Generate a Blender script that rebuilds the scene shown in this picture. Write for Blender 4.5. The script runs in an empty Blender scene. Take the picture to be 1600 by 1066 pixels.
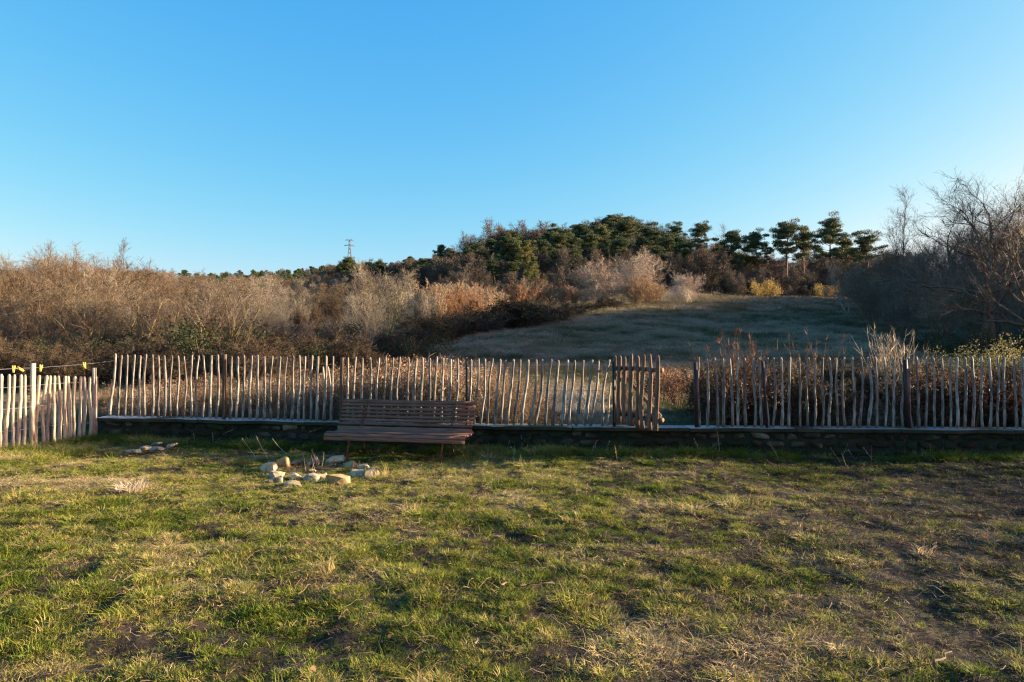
import bpy, math, random
import numpy as np
from mathutils import Vector, Euler

R = math.radians
SUN_EL, SUN_AZ = 13.0, 84.0          # azimuth clockwise from +Y (view direction)
EYE, F, HOR = 1.55, 1067.0, 537.0    # camera height, focal length and horizon row in photo pixels

sc = bpy.context.scene
# ---------------------------------------------------------------- camera, sky, sun
cd = bpy.data.cameras.new('camera'); cam = bpy.data.objects.new('camera', cd)
sc.collection.objects.link(cam); sc.camera = cam
cd.sensor_width = 36; cd.lens = 24.0; cd.clip_end = 6000; cd.clip_start = .05
cam.location = (0, 0, EYE); cam.rotation_euler = (R(90.21), 0, 0)

w = bpy.data.worlds.new('World'); sc.world = w; w.use_nodes = True
nt = w.node_tree; bg = nt.nodes['Background']
sky = nt.nodes.new('ShaderNodeTexSky'); sky.sky_type = 'NISHITA'; sky.sun_disc = False
sky.sun_elevation = R(SUN_EL); sky.sun_rotation = R(SUN_AZ)
sky.air_density = 1.0; sky.dust_density = 1.0; sky.ozone_density = 5.0; sky.altitude = 0
# tone of the clear winter sky: one curve per channel over the whole dome
sc1 = nt.nodes.new('ShaderNodeVectorMath'); sc1.operation = 'SCALE'; sc1.inputs['Scale'].default_value = .294
nt.links.new(sky.outputs[0], sc1.inputs[0]); sep = nt.nodes.new('ShaderNodeSeparateColor'); com = nt.nodes.new('ShaderNodeCombineColor')
nt.links.new(sc1.outputs[0], sep.inputs[0])
for i_, (g_, a_) in enumerate(((1.62, 2.30), (.74, 1.02), (.20, .958))):
    pw = nt.nodes.new('ShaderNodeMath'); pw.operation = 'POWER'; pw.inputs[1].default_value = g_
    ml = nt.nodes.new('ShaderNodeMath'); ml.operation = 'MULTIPLY'; ml.inputs[1].default_value = a_ * 2.94
    nt.links.new(sep.outputs[i_], pw.inputs[0]); nt.links.new(pw.outputs[0], ml.inputs[0]); nt.links.new(ml.outputs[0], com.inputs[i_])
nt.links.new(com.outputs[0], bg.inputs[0]); bg.inputs[1].default_value = .078

sl = bpy.data.lights.new('sun', 'SUN'); sl.energy = 5.0; sl.angle = R(.53); sl.color = (1, .80, .52)
so = bpy.data.objects.new('sun', sl); sc.collection.objects.link(so)
sd = Vector((math.sin(R(SUN_AZ)) * math.cos(R(SUN_EL)), math.cos(R(SUN_AZ)) * math.cos(R(SUN_EL)), math.sin(R(SUN_EL))))
so.rotation_euler = sd.to_track_quat('Z', 'Y').to_euler(); so.location = (30, 12, 20)
sc.view_settings.view_transform = 'Standard'; sc.view_settings.look = 'None'
sc.view_settings.exposure = 2.12; sc.view_settings.gamma = 1
sc.cycles.max_bounces = 5; sc.cycles.diffuse_bounces = 3; sc.cycles.transmission_bounces = 3
sc.cycles.volume_bounces = 0
sc.cycles.use_denoising = True; sc.cycles.denoising_prefilter = 'NONE'; sc.cycles.filter_width = 1.25; sc.cycles.sample_clamp_indirect = 3

rng = np.random.default_rng(7)

# ---------------------------------------------------------------- noise
def _hash(ix, iy, seed):
    h = (ix.astype(np.int64) * 374761393 + iy.astype(np.int64) * 668265263 + seed * 974634777) & 0xffffffff
    h = ((h ^ (h >> 13)) * 1274126177) & 0xffffffff
    return ((h ^ (h >> 16)) & 0xffff) / 65535.0

def vnoise(x, y, seed=0):
    x = np.asarray(x, float); y = np.asarray(y, float)
    ix = np.floor(x); iy = np.floor(y); fx = x - ix; fy = y - iy
    fx = fx * fx * (3 - 2 * fx); fy = fy * fy * (3 - 2 * fy)
    a = _hash(ix, iy, seed); b = _hash(ix + 1, iy, seed); c = _hash(ix, iy + 1, seed); d = _hash(ix + 1, iy + 1, seed)
    return a + (b - a) * fx + (c - a) * fy + (a - b - c + d) * fx * fy

def fbm(x, y, seed=0, octs=4):
    s, amp, tot = 0, 1.0, 0
    for k in range(octs):
        s = s + amp * vnoise(np.asarray(x) * 2 ** k, np.asarray(y) * 2 ** k, seed + k * 17); tot += amp; amp *= .5
    return s / tot

# ---------------------------------------------------------------- terrain heights
WX = [-6.6, -.55, 1.77, 6.9, 13.0]; WY = [10.85, 9.75, 9.46, 9.25, 9.1]
def wall_y(x): return np.interp(x, WX, WY)
CAP = .38
TU = [-2000, 0, 200, 400, 600, 800, 1000, 1200, 1400, 1600, 2000, 4000]
TD = [0, 15, 20, 30, 45, 60, 75, 90, 110, 140, 200, 300, 500, 650, 900, 1600]
TZ = np.array([
 [.3, .3, .3, .3, .3, .3, .3, .3, .3, .3, .3, .3],
 [.3, .3, .3, .3, .3, .3, .3, .3, .3, .3, .3, .3],
 [.3, .3, .3, .3, .35, .4, .4, .4, .4, .4, .4, .4],
 [.5, .6, .6, .7, .9, 1.2, 1.3, 1.25, 1.3, 1.2, 1.0, .8],
 [1, 1, 1, 1.3, 1.7, 2.5, 2.8, 2.6, 2.5, 2.0, 1.5, 1.0],
 [2, 2, 2.2, 2.5, 3.0, 4.2, 4.7, 4.6, 4.3, 3.2, 2.0, 1.5],
 [4, 4, 4, 4.2, 5.0, 6.2, 6.6, 6.35, 6.0, 4.5, 3.0, 2.0],
 [6, 6, 6, 6, 7.0, 9.0, 8.6, 7.3, 7.1, 6.0, 4.0, 2.0],
 [8.5, 8.5, 8.5, 8.5, 9.5, 13, 12.3, 8.8, 8.4, 7.0, 5.0, 3],
 [12, 12, 12, 11.5, 12.5, 17, 17, 13, 13, 10, 6, 4],
 [18, 18.5, 18, 15, 16, 20, 21, 19, 19, 15, 8, 6],
 [22, 24, 23, 20, 24, 24, 23, 18, 15, 12, 10, 8],
 [32, 36, 36, 44, 50, 42, 30, 22, 18, 15, 12, 10],
 [40, 44, 50, 64, 72, 55, 38, 26, 22, 18, 14, 12],
 [40, 44, 48, 58, 62, 50, 40, 30, 25, 20, 16, 14],
 [30, 30, 30, 30, 30, 30, 30, 30, 25, 20, 16, 14]], float)
def H(x, y):
    x = np.asarray(x, float); y = np.asarray(y, float)
    D = np.clip(y, 0, 1599.9); u = 800 + F * x / np.maximum(y, 9.0)
    u = np.clip(u, TU[0], TU[-1] - .01)
    iu = np.clip(np.searchsorted(TU, u, side='right') - 1, 0, len(TU) - 2)
    iv = np.clip(np.searchsorted(TD, D, side='right') - 1, 0, len(TD) - 2)
    tu = np.array(TU, float); td = np.array(TD, float)
    fu = (u - tu[iu]) / (tu[iu + 1] - tu[iu]); fv = (D - td[iv]) / (td[iv + 1] - td[iv])
    fu = fu * fu * (3 - 2 * fu)
    z = (TZ[iv, iu] * (1 - fu) + TZ[iv, iu + 1] * fu) * (1 - fv) + (TZ[iv + 1, iu] * (1 - fu) + TZ[iv + 1, iu + 1] * fu) * fv
    return z + (fbm(x / 7, y / 7, 5, 3) - .5) * np.clip((y - 14) / 20, 0, 1) * .7
def ground_z(x, y):
    x = np.asarray(x, float); y = np.asarray(y, float)
    z = H(x, y) + (fbm(x / .8, y / .8, 61, 3) - .5) * .08
    d = y - wall_y(x)
    t = np.clip((d - .08) / .08, 0, 1)
    tl = np.clip((y - 10.5) / 4, 0, 1)
    t = np.where(x < -6.7, tl, t)
    return -.08 * (1 - t) + z * t
def lawn_z(x, y):
    return (fbm(x / .17, y / .17, 21, 3) - .5) * .085 + (fbm(x / 2.1, y / 2.1, 31, 2) - .5) * .10

def at(px, py, D): return Vector(((px - 800) / F * D, D, EYE - (py - HOR) / F * D))
def on_lawn(px, py):
    D = F * EYE / (py - HOR); return Vector(((px - 800) / F * D, D, 0))

# ---------------------------------------------------------------- mesh building
class MB:
    def __init__(s): s.v = []; s.f = []; s.m = []; s.n = 0
    def add(s, v, f, mi=0):
        v = np.asarray(v, float).reshape(-1, 3)
        for q in f: s.f.append(tuple(int(i) + s.n for i in q)); s.m.append(mi)
        s.v.append(v); s.n += len(v)
    def tris(s, V, mi=0):                     # V: (n, k, 3) polygons
        V = np.asarray(V, float); n, k, _ = V.shape
        idx = (np.arange(n * k).reshape(n, k) + s.n).tolist()
        s.f += [tuple(q) for q in idx]; s.m += [mi] * n
        s.v.append(V.reshape(-1, 3)); s.n += n * k
    def strips(s, rows, mi=0):                # rows: (n, r, 2, 3) blades of r rows
        rows = np.asarray(rows, float); n, r = rows.shape[:2]
        base = np.arange(n)[:, None] * (2 * r) + s.n
        for k in range(r - 1):
            q = np.stack([base[:, 0] + 2 * k, base[:, 0] + 2 * k + 1, base[:, 0] + 2 * k + 3, base[:, 0] + 2 * k + 2], 1).tolist()
            s.f += [tuple(a) for a in q]; s.m += [mi] * n
        s.v.append(rows.reshape(-1, 3)); s.n += n * 2 * r
    def tube(s, pts, rad, sides=5, mi=0, cap=True, flat=1.0, phase=0.0, jit=0.0):
        pts = np.asarray(pts, float); n = len(pts); rad = np.broadcast_to(np.asarray(rad, float), (n,))
        t = np.gradient(pts, axis=0); t /= np.linalg.norm(t, axis=1, keepdims=True) + 1e-9
        ref = np.array([0, 1, 0.]) if abs(t[0][1]) < .8 else np.array([1, 0, 0.])
        a = np.cross(t, ref); a /= np.linalg.norm(a, axis=1, keepdims=True) + 1e-9; b = np.cross(t, a)
        ang = np.linspace(0, 2 * np.pi, sides, endpoint=False) + phase
        rr = rad[:, None] * (1 + (rng.random((n, sides)) - .5) * jit)
        V = pts[:, None, :] + rr[..., None] * (np.cos(ang)[None, :, None] * a[:, None, :] + flat * np.sin(ang)[None, :, None] * b[:, None, :])
        f = []
        for i in range(n - 1):
            for j in range(sides):
                k = (j + 1) % sides
                f.append((i * sides + j, i * sides + k, (i + 1) * sides + k, (i + 1) * sides + j))
        if cap:
            f.append(tuple(range(sides))[::-1]); f.append(tuple((n - 1) * sides + j for j in range(sides)))
        s.add(V, f, mi)
    def box(s, c, size, rot=None, mi=0, jit=0.0):
        v = np.array([[x, y, z] for x in (-.5, .5) for y in (-.5, .5) for z in (-.5, .5)]) * np.array(size)
        if jit: v += (rng.random(v.shape) - .5) * jit
        if rot is not None: v = v @ np.array(Euler(rot).to_matrix()).T
        s.add(v + np.array(c), [(0, 1, 3, 2), (4, 6, 7, 5), (0, 4, 5, 1), (2, 3, 7, 6), (0, 2, 6, 4), (1, 5, 7, 3)], mi)
    def mesh(s, name, mats, smooth=False):
        me = bpy.data.meshes.new(name)
        V = np.concatenate(s.v) if s.v else np.zeros((0, 3))
        lens = np.fromiter((len(q) for q in s.f), int, len(s.f))
        loops = np.fromiter((i for q in s.f for i in q), int, int(lens.sum()))
        me.vertices.add(len(V)); me.vertices.foreach_set('co', V.astype(np.float32).ravel())
        me.loops.add(len(loops)); me.loops.foreach_set('vertex_index', loops.astype(np.int32))
        me.polygons.add(len(lens))
        me.polygons.foreach_set('loop_start', np.concatenate([[0], np.cumsum(lens)[:-1]]).astype(np.int32))
        me.polygons.foreach_set('material_index', np.array(s.m, np.int32))
        if smooth: me.polygons.foreach_set('use_smooth', np.ones(len(lens), bool))
        for m in (mats if isinstance(mats, (list, tuple)) else [mats]): me.materials.append(m)
        me.update(calc_edges=True)
        return me

def link(name, data, parent=None, loc=None):
    o = bpy.data.objects.new(name, data); sc.collection.objects.link(o)
    if parent is not None: o.parent = parent
    if loc is not None: o.location = loc
    return o
def tag(o, label=None, cat=None, group=None, kind=None):
    if label: o['label'] = label
    if cat: o['category'] = cat
    if group: o['group'] = group
    if kind: o['kind'] = kind
    return o
def empty(name, loc, label, cat, group=None, rz=0):
    o = link(name, None, None, loc); o.rotation_euler = (0, 0, rz); o.empty_display_size = .1
    return tag(o, label, cat, group)
def dup(src, loc, rz=0, scale=1.0, label=None, cat=None, group=None, name=None):
    r = src.copy(); sc.collection.objects.link(r); r.location = loc; r.rotation_euler = (0, 0, rz)
    r.scale = (scale,) * 3 if np.isscalar(scale) else scale
    if name: r.name = name
    tag(r, label, cat, group)
    for ch in src.children:
        c = ch.copy(); sc.collection.objects.link(c); c.parent = r
    return r

# ---------------------------------------------------------------- materials
def new_mat(name):
    m = bpy.data.materials.new(name); m.use_nodes = True; return m, m.node_tree
def N(nt, t, **k):
    n = nt.nodes.new(t)
    for a, v in k.items(): setattr(n, a, v)
    return n
def ramp(nt, fac, stops, interp='LINEAR'):
    r = N(nt, 'ShaderNodeValToRGB'); r.color_ramp.interpolation = interp
    e = r.color_ramp.elements
    while len(e) < len(stops): e.new(.5)
    for i, (p, c) in enumerate(stops): e[i].position = p; e[i].color = (*c, 1)
    nt.links.new(fac, r.inputs[0]); return r.outputs[0]
def noise(nt, scale, detail=4, coord='Object', rough=.55, stretch=None):
    tc = N(nt, 'ShaderNodeTexCoord')
    if coord == 'World': tc = N(nt, 'ShaderNodeNewGeometry'); o = tc.outputs['Position']
    else: o = tc.outputs[coord]
    if stretch:
        mp = N(nt, 'ShaderNodeMapping'); mp.inputs['Scale'].default_value = stretch
        nt.links.new(o, mp.inputs[0]); o = mp.outputs[0]
    n = N(nt, 'ShaderNodeTexNoise'); n.inputs['Scale'].default_value = scale
    n.inputs['Detail'].default_value = detail; n.inputs['Roughness'].default_value = rough
    nt.links.new(o, n.inputs['Vector']); return n.outputs['Fac']
def mix(nt, a, b, fac, mode='MIX'):
    m = N(nt, 'ShaderNodeMix', data_type='RGBA', blend_type=mode)
    for sock, v in ((0, fac), (6, a), (7, b)):
        if hasattr(v, 'links') or isinstance(v, bpy.types.NodeSocket): nt.links.new(v, m.inputs[sock])
        else: m.inputs[sock].default_value = v if sock == 0 else (*v, 1)
    return m.outputs[2]

def solid_mat(name, stops, scale=20, rough=.85, bump=.3, stretch=None, coord='Object', detail=5, spec=.3, second=None, rnd=0.0, bdist=.01):
    m, nt = new_mat(name); b = nt.nodes['Principled BSDF']
    f = noise(nt, scale, detail, coord, stretch=stretch)
    c = ramp(nt, f, stops)
    if second:                                     # (colour, noise scale, lo, hi): patches of moss, lichen, rust
        f2 = noise(nt, second[1], 4, coord)
        k = ramp(nt, f2, [(second[2], (0, 0, 0)), (second[3], (1, 1, 1))])
        c = mix(nt, c, second[0], k)
    if rnd:
        oi = N(nt, 'ShaderNodeObjectInfo'); mr = N(nt, 'ShaderNodeMapRange')
        nt.links.new(oi.outputs['Random'], mr.inputs[0]); mr.inputs[3].default_value = 1 - rnd; mr.inputs[4].default_value = 1 + rnd
        hs = N(nt, 'ShaderNodeHueSaturation'); nt.links.new(mr.outputs[0], hs.inputs['Value']); nt.links.new(c, hs.inputs['Color']); c = hs.outputs[0]
    nt.links.new(c, b.inputs['Base Color']); b.inputs['Roughness'].default_value = rough
    b.inputs['Specular IOR Level'].default_value = spec
    if bump:
        bn = N(nt, 'ShaderNodeBump'); bn.inputs['Strength'].default_value = bump; bn.inputs['Distance'].default_value = bdist
        nt.links.new(f, bn.inputs['Height']); nt.links.new(bn.outputs[0], b.inputs['Normal'])
    return m

def leaf_mat(name, cols, trans=.35, attr=None, wscale=.25, rough=.7, random_obj=True):
    """thin foliage: diffuse plus translucent; colours run over a random value per object or instance, plus a broad world noise"""
    m, nt = new_mat(name); nt.nodes.remove(nt.nodes['Principled BSDF'])
    out = nt.nodes['Material Output']
    if attr:
        a = N(nt, 'ShaderNodeAttribute', attribute_type='INSTANCER', attribute_name=attr); fac = a.outputs['Fac']
    else:
        oi = N(nt, 'ShaderNodeObjectInfo'); wn = noise(nt, wscale, 3, 'World')
        mm = N(nt, 'ShaderNodeMath', operation='MULTIPLY_ADD'); nt.links.new(oi.outputs['Random'], mm.inputs[0]); mm.inputs[1].default_value = .75
        sb = N(nt, 'ShaderNodeMath', operation='MULTIPLY_ADD'); nt.links.new(wn, sb.inputs[0]); sb.inputs[1].default_value = .8; sb.inputs[2].default_value = -.2
        nt.links.new(sb.outputs[0], mm.inputs[2]); fac = mm.outputs[0]
    c = ramp(nt, fac, [(i / (len(cols) - 1), q) for i, q in enumerate(cols)])
    d = N(nt, 'ShaderNodeBsdfPrincipled'); t = N(nt, 'ShaderNodeBsdfTranslucent'); mx = N(nt, 'ShaderNodeMixShader')
    d.inputs['Roughness'].default_value = rough; d.inputs['Specular IOR Level'].default_value = .25
    nt.links.new(c, d.inputs['Base Color']); nt.links.new(c, t.inputs[0])
    mx.inputs[0].default_value = trans
    nt.links.new(d.outputs[0], mx.inputs[1]); nt.links.new(t.outputs[0], mx.inputs[2]); nt.links.new(mx.outputs[0], out.inputs[0])
    return m

M = {}
M['picket'] = solid_mat('weathered_chestnut', [(.25, (.045, .040, .035)), (.42, (.12, .107, .092)), (.58, (.25, .23, .205)), (.8, (.42, .39, .35))], 9, .75, .7, (5, 5, .8), rnd=.35)
M['picket_left'] = solid_mat('pale_chestnut', [(.25, (.18, .155, .115)), (.5, (.34, .30, .23)), (.8, (.47, .42, .33))], 9, .75, .5, (5, 5, .8), rnd=.15)
M['gate_wood'] = solid_mat('gate_bark_wood', [(.25, (.045, .026, .018)), (.5, (.13, .08, .056)), (.75, (.22, .15, .11))], 9, .8, .7, (5, 5, .8), rnd=.25)
M['cut_wood'] = solid_mat('cut_wood', [(.3, (.14, .085, .04)), (.7, (.26, .17, .09))], 30, .8, .2)
M['steel'] = solid_mat('dark_steel', [(.3, (.012, .012, .013)), (.7, (.03, .028, .026))], 30, .5, .2)
M['wire'] = solid_mat('galvanised_wire', [(.3, (.28, .28, .28)), (.7, (.42, .42, .42))], 30, .45, 0)
M['wood_post'] = solid_mat('old_post', [(.3, (.05, .035, .025)), (.7, (.13, .09, .06))], 8, .85, .6, (5, 5, .8))
M['slat'] = solid_mat('bench_slat', [(.25, (.060, .026, .014)), (.5, (.14, .066, .037)), (.75, (.23, .12, .07))], 7, .62, .4, (.8, 9, 9), rnd=.2, spec=.4)
M['iron'] = solid_mat('rusty_iron', [(.3, (.035, .02, .014)), (.6, (.12, .05, .028)), (.8, (.22, .12, .07))], 25, .8, .4)
M['stone'] = solid_mat('limestone', [(.25, (.20, .16, .10)), (.5, (.38, .31, .20)), (.75, (.52, .45, .32))], 6, .9, .8, second=((.05, .06, .025), 5, .58, .72), rnd=.3, bdist=.02)
M['stone_yellow'] = solid_mat('ochre_stone', [(.25, (.17, .115, .055)), (.5, (.32, .225, .105)), (.75, (.43, .34, .20))], 9, .9, .8, second=((.07, .07, .025), 7, .60, .72), bdist=.02)
M['stone_white'] = solid_mat('pale_stone', [(.25, (.20, .165, .11)), (.5, (.34, .29, .20)), (.75, (.45, .395, .295))], 9, .9, .8, second=((.14, .13, .08), 7, .56, .68), bdist=.02)
M['stone_grey'] = solid_mat('grey_stone', [(.25, (.12, .11, .09)), (.5, (.23, .21, .175)), (.75, (.34, .32, .27))], 9, .9, .8, second=((.05, .06, .025), 7, .5, .65), bdist=.02)
M['wall_stone'] = solid_mat('mossy_wall_stone', [(.25, (.045, .038, .026)), (.5, (.11, .095, .065)), (.75, (.22, .19, .145))], 5, .95, .9, second=((.012, .018, .006), 1.3, .30, .50), coord='World', rnd=.5, bdist=.03)
M['mortar'] = solid_mat('dark_mortar', [(.3, (.012, .011, .008)), (.7, (.035, .03, .02))], 12, .95, .8, second=((.01, .018, .006), 2, .45, .6))
M['cap'] = solid_mat('concrete_cap', [(.25, (.20, .19, .17)), (.5, (.33, .32, .30)), (.75, (.46, .45, .42))], 7, .85, .5, rnd=.3, second=((.06, .065, .03), 1.7, .5, .62), coord='World')
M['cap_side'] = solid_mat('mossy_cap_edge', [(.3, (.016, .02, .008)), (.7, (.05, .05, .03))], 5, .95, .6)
M['peg'] = solid_mat('yellow_peg', [(.3, (.75, .55, .07)), (.7, (.85, .66, .16))], 30, .45, 0)
M['bark'] = solid_mat('bark_brown', [(.25, (.05, .036, .026)), (.5, (.12, .09, .065)), (.75, (.22, .18, .14))], 3, .9, .6, (1, 1, .3), rnd=.25, bdist=.03)
M['bark_lichen'] = solid_mat('bark_yellow_lichen', [(.25, (.13, .10, .05)), (.5, (.27, .21, .08)), (.75, (.34, .29, .17))], 3, .9, .6, (1, 1, .3), rnd=.15, bdist=.03)
M['bark_pine'] = solid_mat('bark_pine', [(.25, (.06, .04, .03)), (.5, (.14, .08, .05)), (.75, (.24, .15, .10))], 2, .9, .6, (1, 1, .3), bdist=.03)
M['bark_pale'] = solid_mat('bark_pale', [(.25, (.16, .13, .11)), (.5, (.30, .26, .22)), (.75, (.42, .38, .33))], 3, .9, .6, (1, 1, .3), bdist=.03)
M['twig_brown'] = leaf_mat('twigs_brown', [(.055, .038, .022), (.11, .075, .042), (.155, .128, .09), (.27, .238, .185)], .0, wscale=.12)
M['twig_red'] = leaf_mat('twigs_russet', [(.045, .036, .028), (.075, .060, .045), (.11, .088, .066), (.155, .130, .10)], .0, wscale=.12)
M['twig_shade'] = leaf_mat('twigs_shade_tinted', [(.02, .017, .010), (.04, .032, .018), (.085, .062, .038)], .0, wscale=.4)  # bramble brown, deepened: shade at the thicket foot is put into the colour
M['twig_pale'] = leaf_mat('twigs_pale', [(.28, .20, .14), (.36, .28, .21), (.42, .34, .28)], .0, wscale=.5)
M['twig_orange'] = leaf_mat('twigs_orange', [(.24, .125, .062), (.34, .20, .11), (.36, .27, .18)], .1, wscale=.3)
M['leaf_gold'] = leaf_mat('golden_leaves', [(.30, .20, .05), (.38, .27, .08), (.34, .28, .10)], .3, wscale=.5)
M['leaf_brown'] = leaf_mat('withered_leaves', [(.06, .032, .018), (.12, .062, .033), (.20, .12, .07)], .25, wscale=.5)
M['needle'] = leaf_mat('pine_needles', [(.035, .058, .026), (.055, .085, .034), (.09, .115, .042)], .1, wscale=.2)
M['needle_lit'] = leaf_mat('pine_needles_sun_tinted', [(.08, .10, .025), (.11, .13, .035), (.14, .155, .05)], .15, wscale=.4)  # lighter copy of the green needles, sunlight painted into the colour
M['ivy'] = leaf_mat('ivy_leaves', [(.014, .024, .009), (.025, .038, .013), (.05, .06, .022)], .25, wscale=.5)
M['ivy_pale'] = leaf_mat('bramble_leaves', [(.07, .085, .03), (.12, .13, .045), (.20, .19, .085)], .3, wscale=.8)
M['blade'] = leaf_mat('lawn_blades', [(.06, .10, .009), (.16, .205, .020), (.27, .285, .045), (.34, .295, .09), (.44, .36, .17), (.56, .46, .27)], .35, attr='tint')
M['straw'] = leaf_mat('straw', [(.06, .038, .022), (.15, .10, .06), (.27, .195, .125), (.40, .32, .225)], .25, attr='tint')
M['field_blade'] = leaf_mat('field_blades', [(.055, .068, .024), (.10, .10, .045), (.17, .15, .082), (.26, .21, .135), (.38, .315, .22)], .3, attr='tint')
M['leaf_litter'] = leaf_mat('leaf_litter', [(.07, .035, .018), (.14, .075, .038), (.22, .15, .085)], .2, attr='tint')
M['stalk'] = leaf_mat('dry_stalks', [(.30, .23, .15), (.44, .36, .25), (.54, .46, .35)], .1, wscale=1.5)
M['soil'] = solid_mat('lawn_soil', [(.3, (.012, .009, .005)), (.5, (.032, .023, .013)), (.7, (.065, .05, .027))], 9, .95, .8, detail=8, bdist=.03)
# field ground
m, nt_ = new_mat('field_ground'); b = nt_.nodes['Principled BSDF']
f1 = noise(nt_, .12, 6, 'World'); f2 = noise(nt_, 3.0, 6, 'World')
c1 = ramp(nt_, f1, [(.35, (.075, .07, .038)), (.5, (.11, .095, .055)), (.65, (.14, .115, .072))])
c2 = ramp(nt_, f2, [(.3, (.5, .5, .5)), (.7, (1.3, 1.25, 1.2))])
nt_.links.new(mix(nt_, c1, c2, 1.0, 'MULTIPLY'), b.inputs['Base Color']); b.inputs['Roughness'].default_value = 1
b.inputs['Specular IOR Level'].default_value = .1
bn = N(nt_, 'ShaderNodeBump'); bn.inputs['Distance'].default_value = .25; bn.inputs['Strength'].default_value = .6
nt_.links.new(f2, bn.inputs['Height']); nt_.links.new(bn.outputs[0], b.inputs['Normal'])
M['field'] = m

# ---------------------------------------------------------------- ground sheets
def grid_mesh(name, xs, ys, zf, mat):
    X, Y = np.meshgrid(xs, ys); Z = zf(X, Y); n, k = X.shape
    V = np.stack([X, Y, Z], -1).reshape(-1, 3)
    i = np.arange(n - 1)[:, None] * k + np.arange(k - 1)[None]
    q = np.stack([i, i + 1, i + k + 1, i + k], -1).reshape(-1, 4)
    me = bpy.data.meshes.new(name); me.vertices.add(len(V)); me.vertices.foreach_set('co', V.astype(np.float32).ravel())
    me.loops.add(q.size); me.loops.foreach_set('vertex_index', q.astype(np.int32).ravel())
    me.polygons.add(len(q)); me.polygons.foreach_set('loop_start', (np.arange(len(q)) * 4).astype(np.int32))
    me.polygons.foreach_set('use_smooth', np.ones(len(q), bool)); me.materials.append(mat); me.update(calc_edges=True)
    return me
xs = np.concatenate([-np.geomspace(1000, 34, 36), np.arange(-33, -14, 1.0), np.arange(-14, 14, .35), np.arange(14, 33, 1.0), np.geomspace(34, 1000, 36)])
ys = np.concatenate([-np.geomspace(120, 4, 12), np.arange(-3, 9, 1.0), np.arange(9, 16, .08), np.arange(16, 30, .5), np.arange(30, 95, 1.0), np.geomspace(96, 1100, 60)])
tag(link('field', grid_mesh('field', xs, ys, ground_z, M['field'])), kind='structure')
lx = np.arange(-11, 11, .055); ly = np.arange(-1, 11.4, .055)
def lawn_h(X, Y):
    z = lawn_z(X, Y)
    over = (Y > wall_y(X) + .04) & (X > -6.9)
    return np.where(over, -.2, z)
tag(link('lawn', grid_mesh('lawn', lx, ly, lawn_h, M['soil'])), kind='structure')

# ---------------------------------------------------------------- scatter through geometry nodes
def scatter(name, protos, P, rot, scl, idx, tint, label, cat=None):
    col = bpy.data.collections.new(name + '_kinds')
    for me, _k in zip(protos, range(99)):
        col.objects.link(bpy.data.objects.new(f'{name}_kind_{_k:02d}', me))
    me = bpy.data.meshes.new(name); n = len(P); me.vertices.add(n)
    me.vertices.foreach_set('co', np.asarray(P, np.float32).ravel())
    for an, ty, key, arr in (('rot', 'FLOAT_VECTOR', 'vector', rot), ('scl', 'FLOAT_VECTOR', 'vector', scl), ('idx', 'INT', 'value', idx), ('tint', 'FLOAT', 'value', tint)):
        a = me.attributes.new(an, ty, 'POINT'); a.data.foreach_set(key, np.asarray(arr, np.int32 if ty == 'INT' else np.float32).ravel())
    o = link(name, me); tag(o, label, cat, kind='stuff')
    g = bpy.data.node_groups.new(name, 'GeometryNodeTree')
    g.interface.new_socket('Geometry', in_out='INPUT', socket_type='NodeSocketGeometry')
    g.interface.new_socket('Geometry', in_out='OUTPUT', socket_type='NodeSocketGeometry')
    gi = g.nodes.new('NodeGroupInput'); go = g.nodes.new('NodeGroupOutput')
    ip = g.nodes.new('GeometryNodeInstanceOnPoints'); ci = g.nodes.new('GeometryNodeCollectionInfo')
    ci.inputs['Collection'].default_value = col; ci.inputs['Separate Children'].default_value = True; ci.inputs['Reset Children'].default_value = True
    def na(nm, ty):
        a = g.nodes.new('GeometryNodeInputNamedAttribute'); a.data_type = ty; a.inputs['Name'].default_value = nm; return a.outputs[0]
    g.links.new(gi.outputs[0], ip.inputs['Points']); g.links.new(ci.outputs[0], ip.inputs['Instance'])
    ip.inputs['Pick Instance'].default_value = True
    g.links.new(na('idx', 'INT'), ip.inputs['Instance Index']); g.links.new(na('scl', 'FLOAT_VECTOR'), ip.inputs['Scale'])
    er = g.nodes.new('FunctionNodeEulerToRotation'); g.links.new(na('rot', 'FLOAT_VECTOR'), er.inputs[0]); g.links.new(er.outputs[0], ip.inputs['Rotation'])
    g.links.new(ip.outputs[0], go.inputs[0])
    o.modifiers.new('scatter', 'NODES').node_group = g
    return o

def unit(v): return v / (np.linalg.norm(v, axis=-1, keepdims=True) + 1e-9)
def rand_dirs(n, r=rng): return unit(r.normal(size=(n, 3)))

def blades(mb, n, rad, hmin, hmax, wid, bend, seed, rows=3, flatness=0.0, mi=0):
    r = np.random.default_rng(seed)
    a = r.random(n) * 2 * np.pi; q = np.sqrt(r.random(n)) * rad
    base = np.stack([np.cos(a) * q, np.sin(a) * q, -.01 * np.ones(n)], 1)
    h = hmin + (hmax - hmin) * r.random(n) ** 1.3
    oa = a + r.normal(size=n) * .9
    out = np.stack([np.cos(oa), np.sin(oa), np.zeros(n)], 1)
    b = bend * (.4 + r.random(n) * 1.2)
    wdir = unit(np.cross(out, [0, 0, 1.]) + r.normal(size=(n, 3)) * .4)
    R_ = []
    for k in range(rows):
        t = k / (rows - 1)
        c = base + out * (b * t * t * h)[:, None] + np.array([0, 0, 1.]) * (h * t * (1 - flatness * t) * (1 - .35 * b * t))[:, None]
        ww = wid * (1 - t * .92)
        R_.append(np.stack([c - wdir * ww / 2, c + wdir * ww / 2], 1))
    mb.strips(np.stack(R_, 1), mi)

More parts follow.
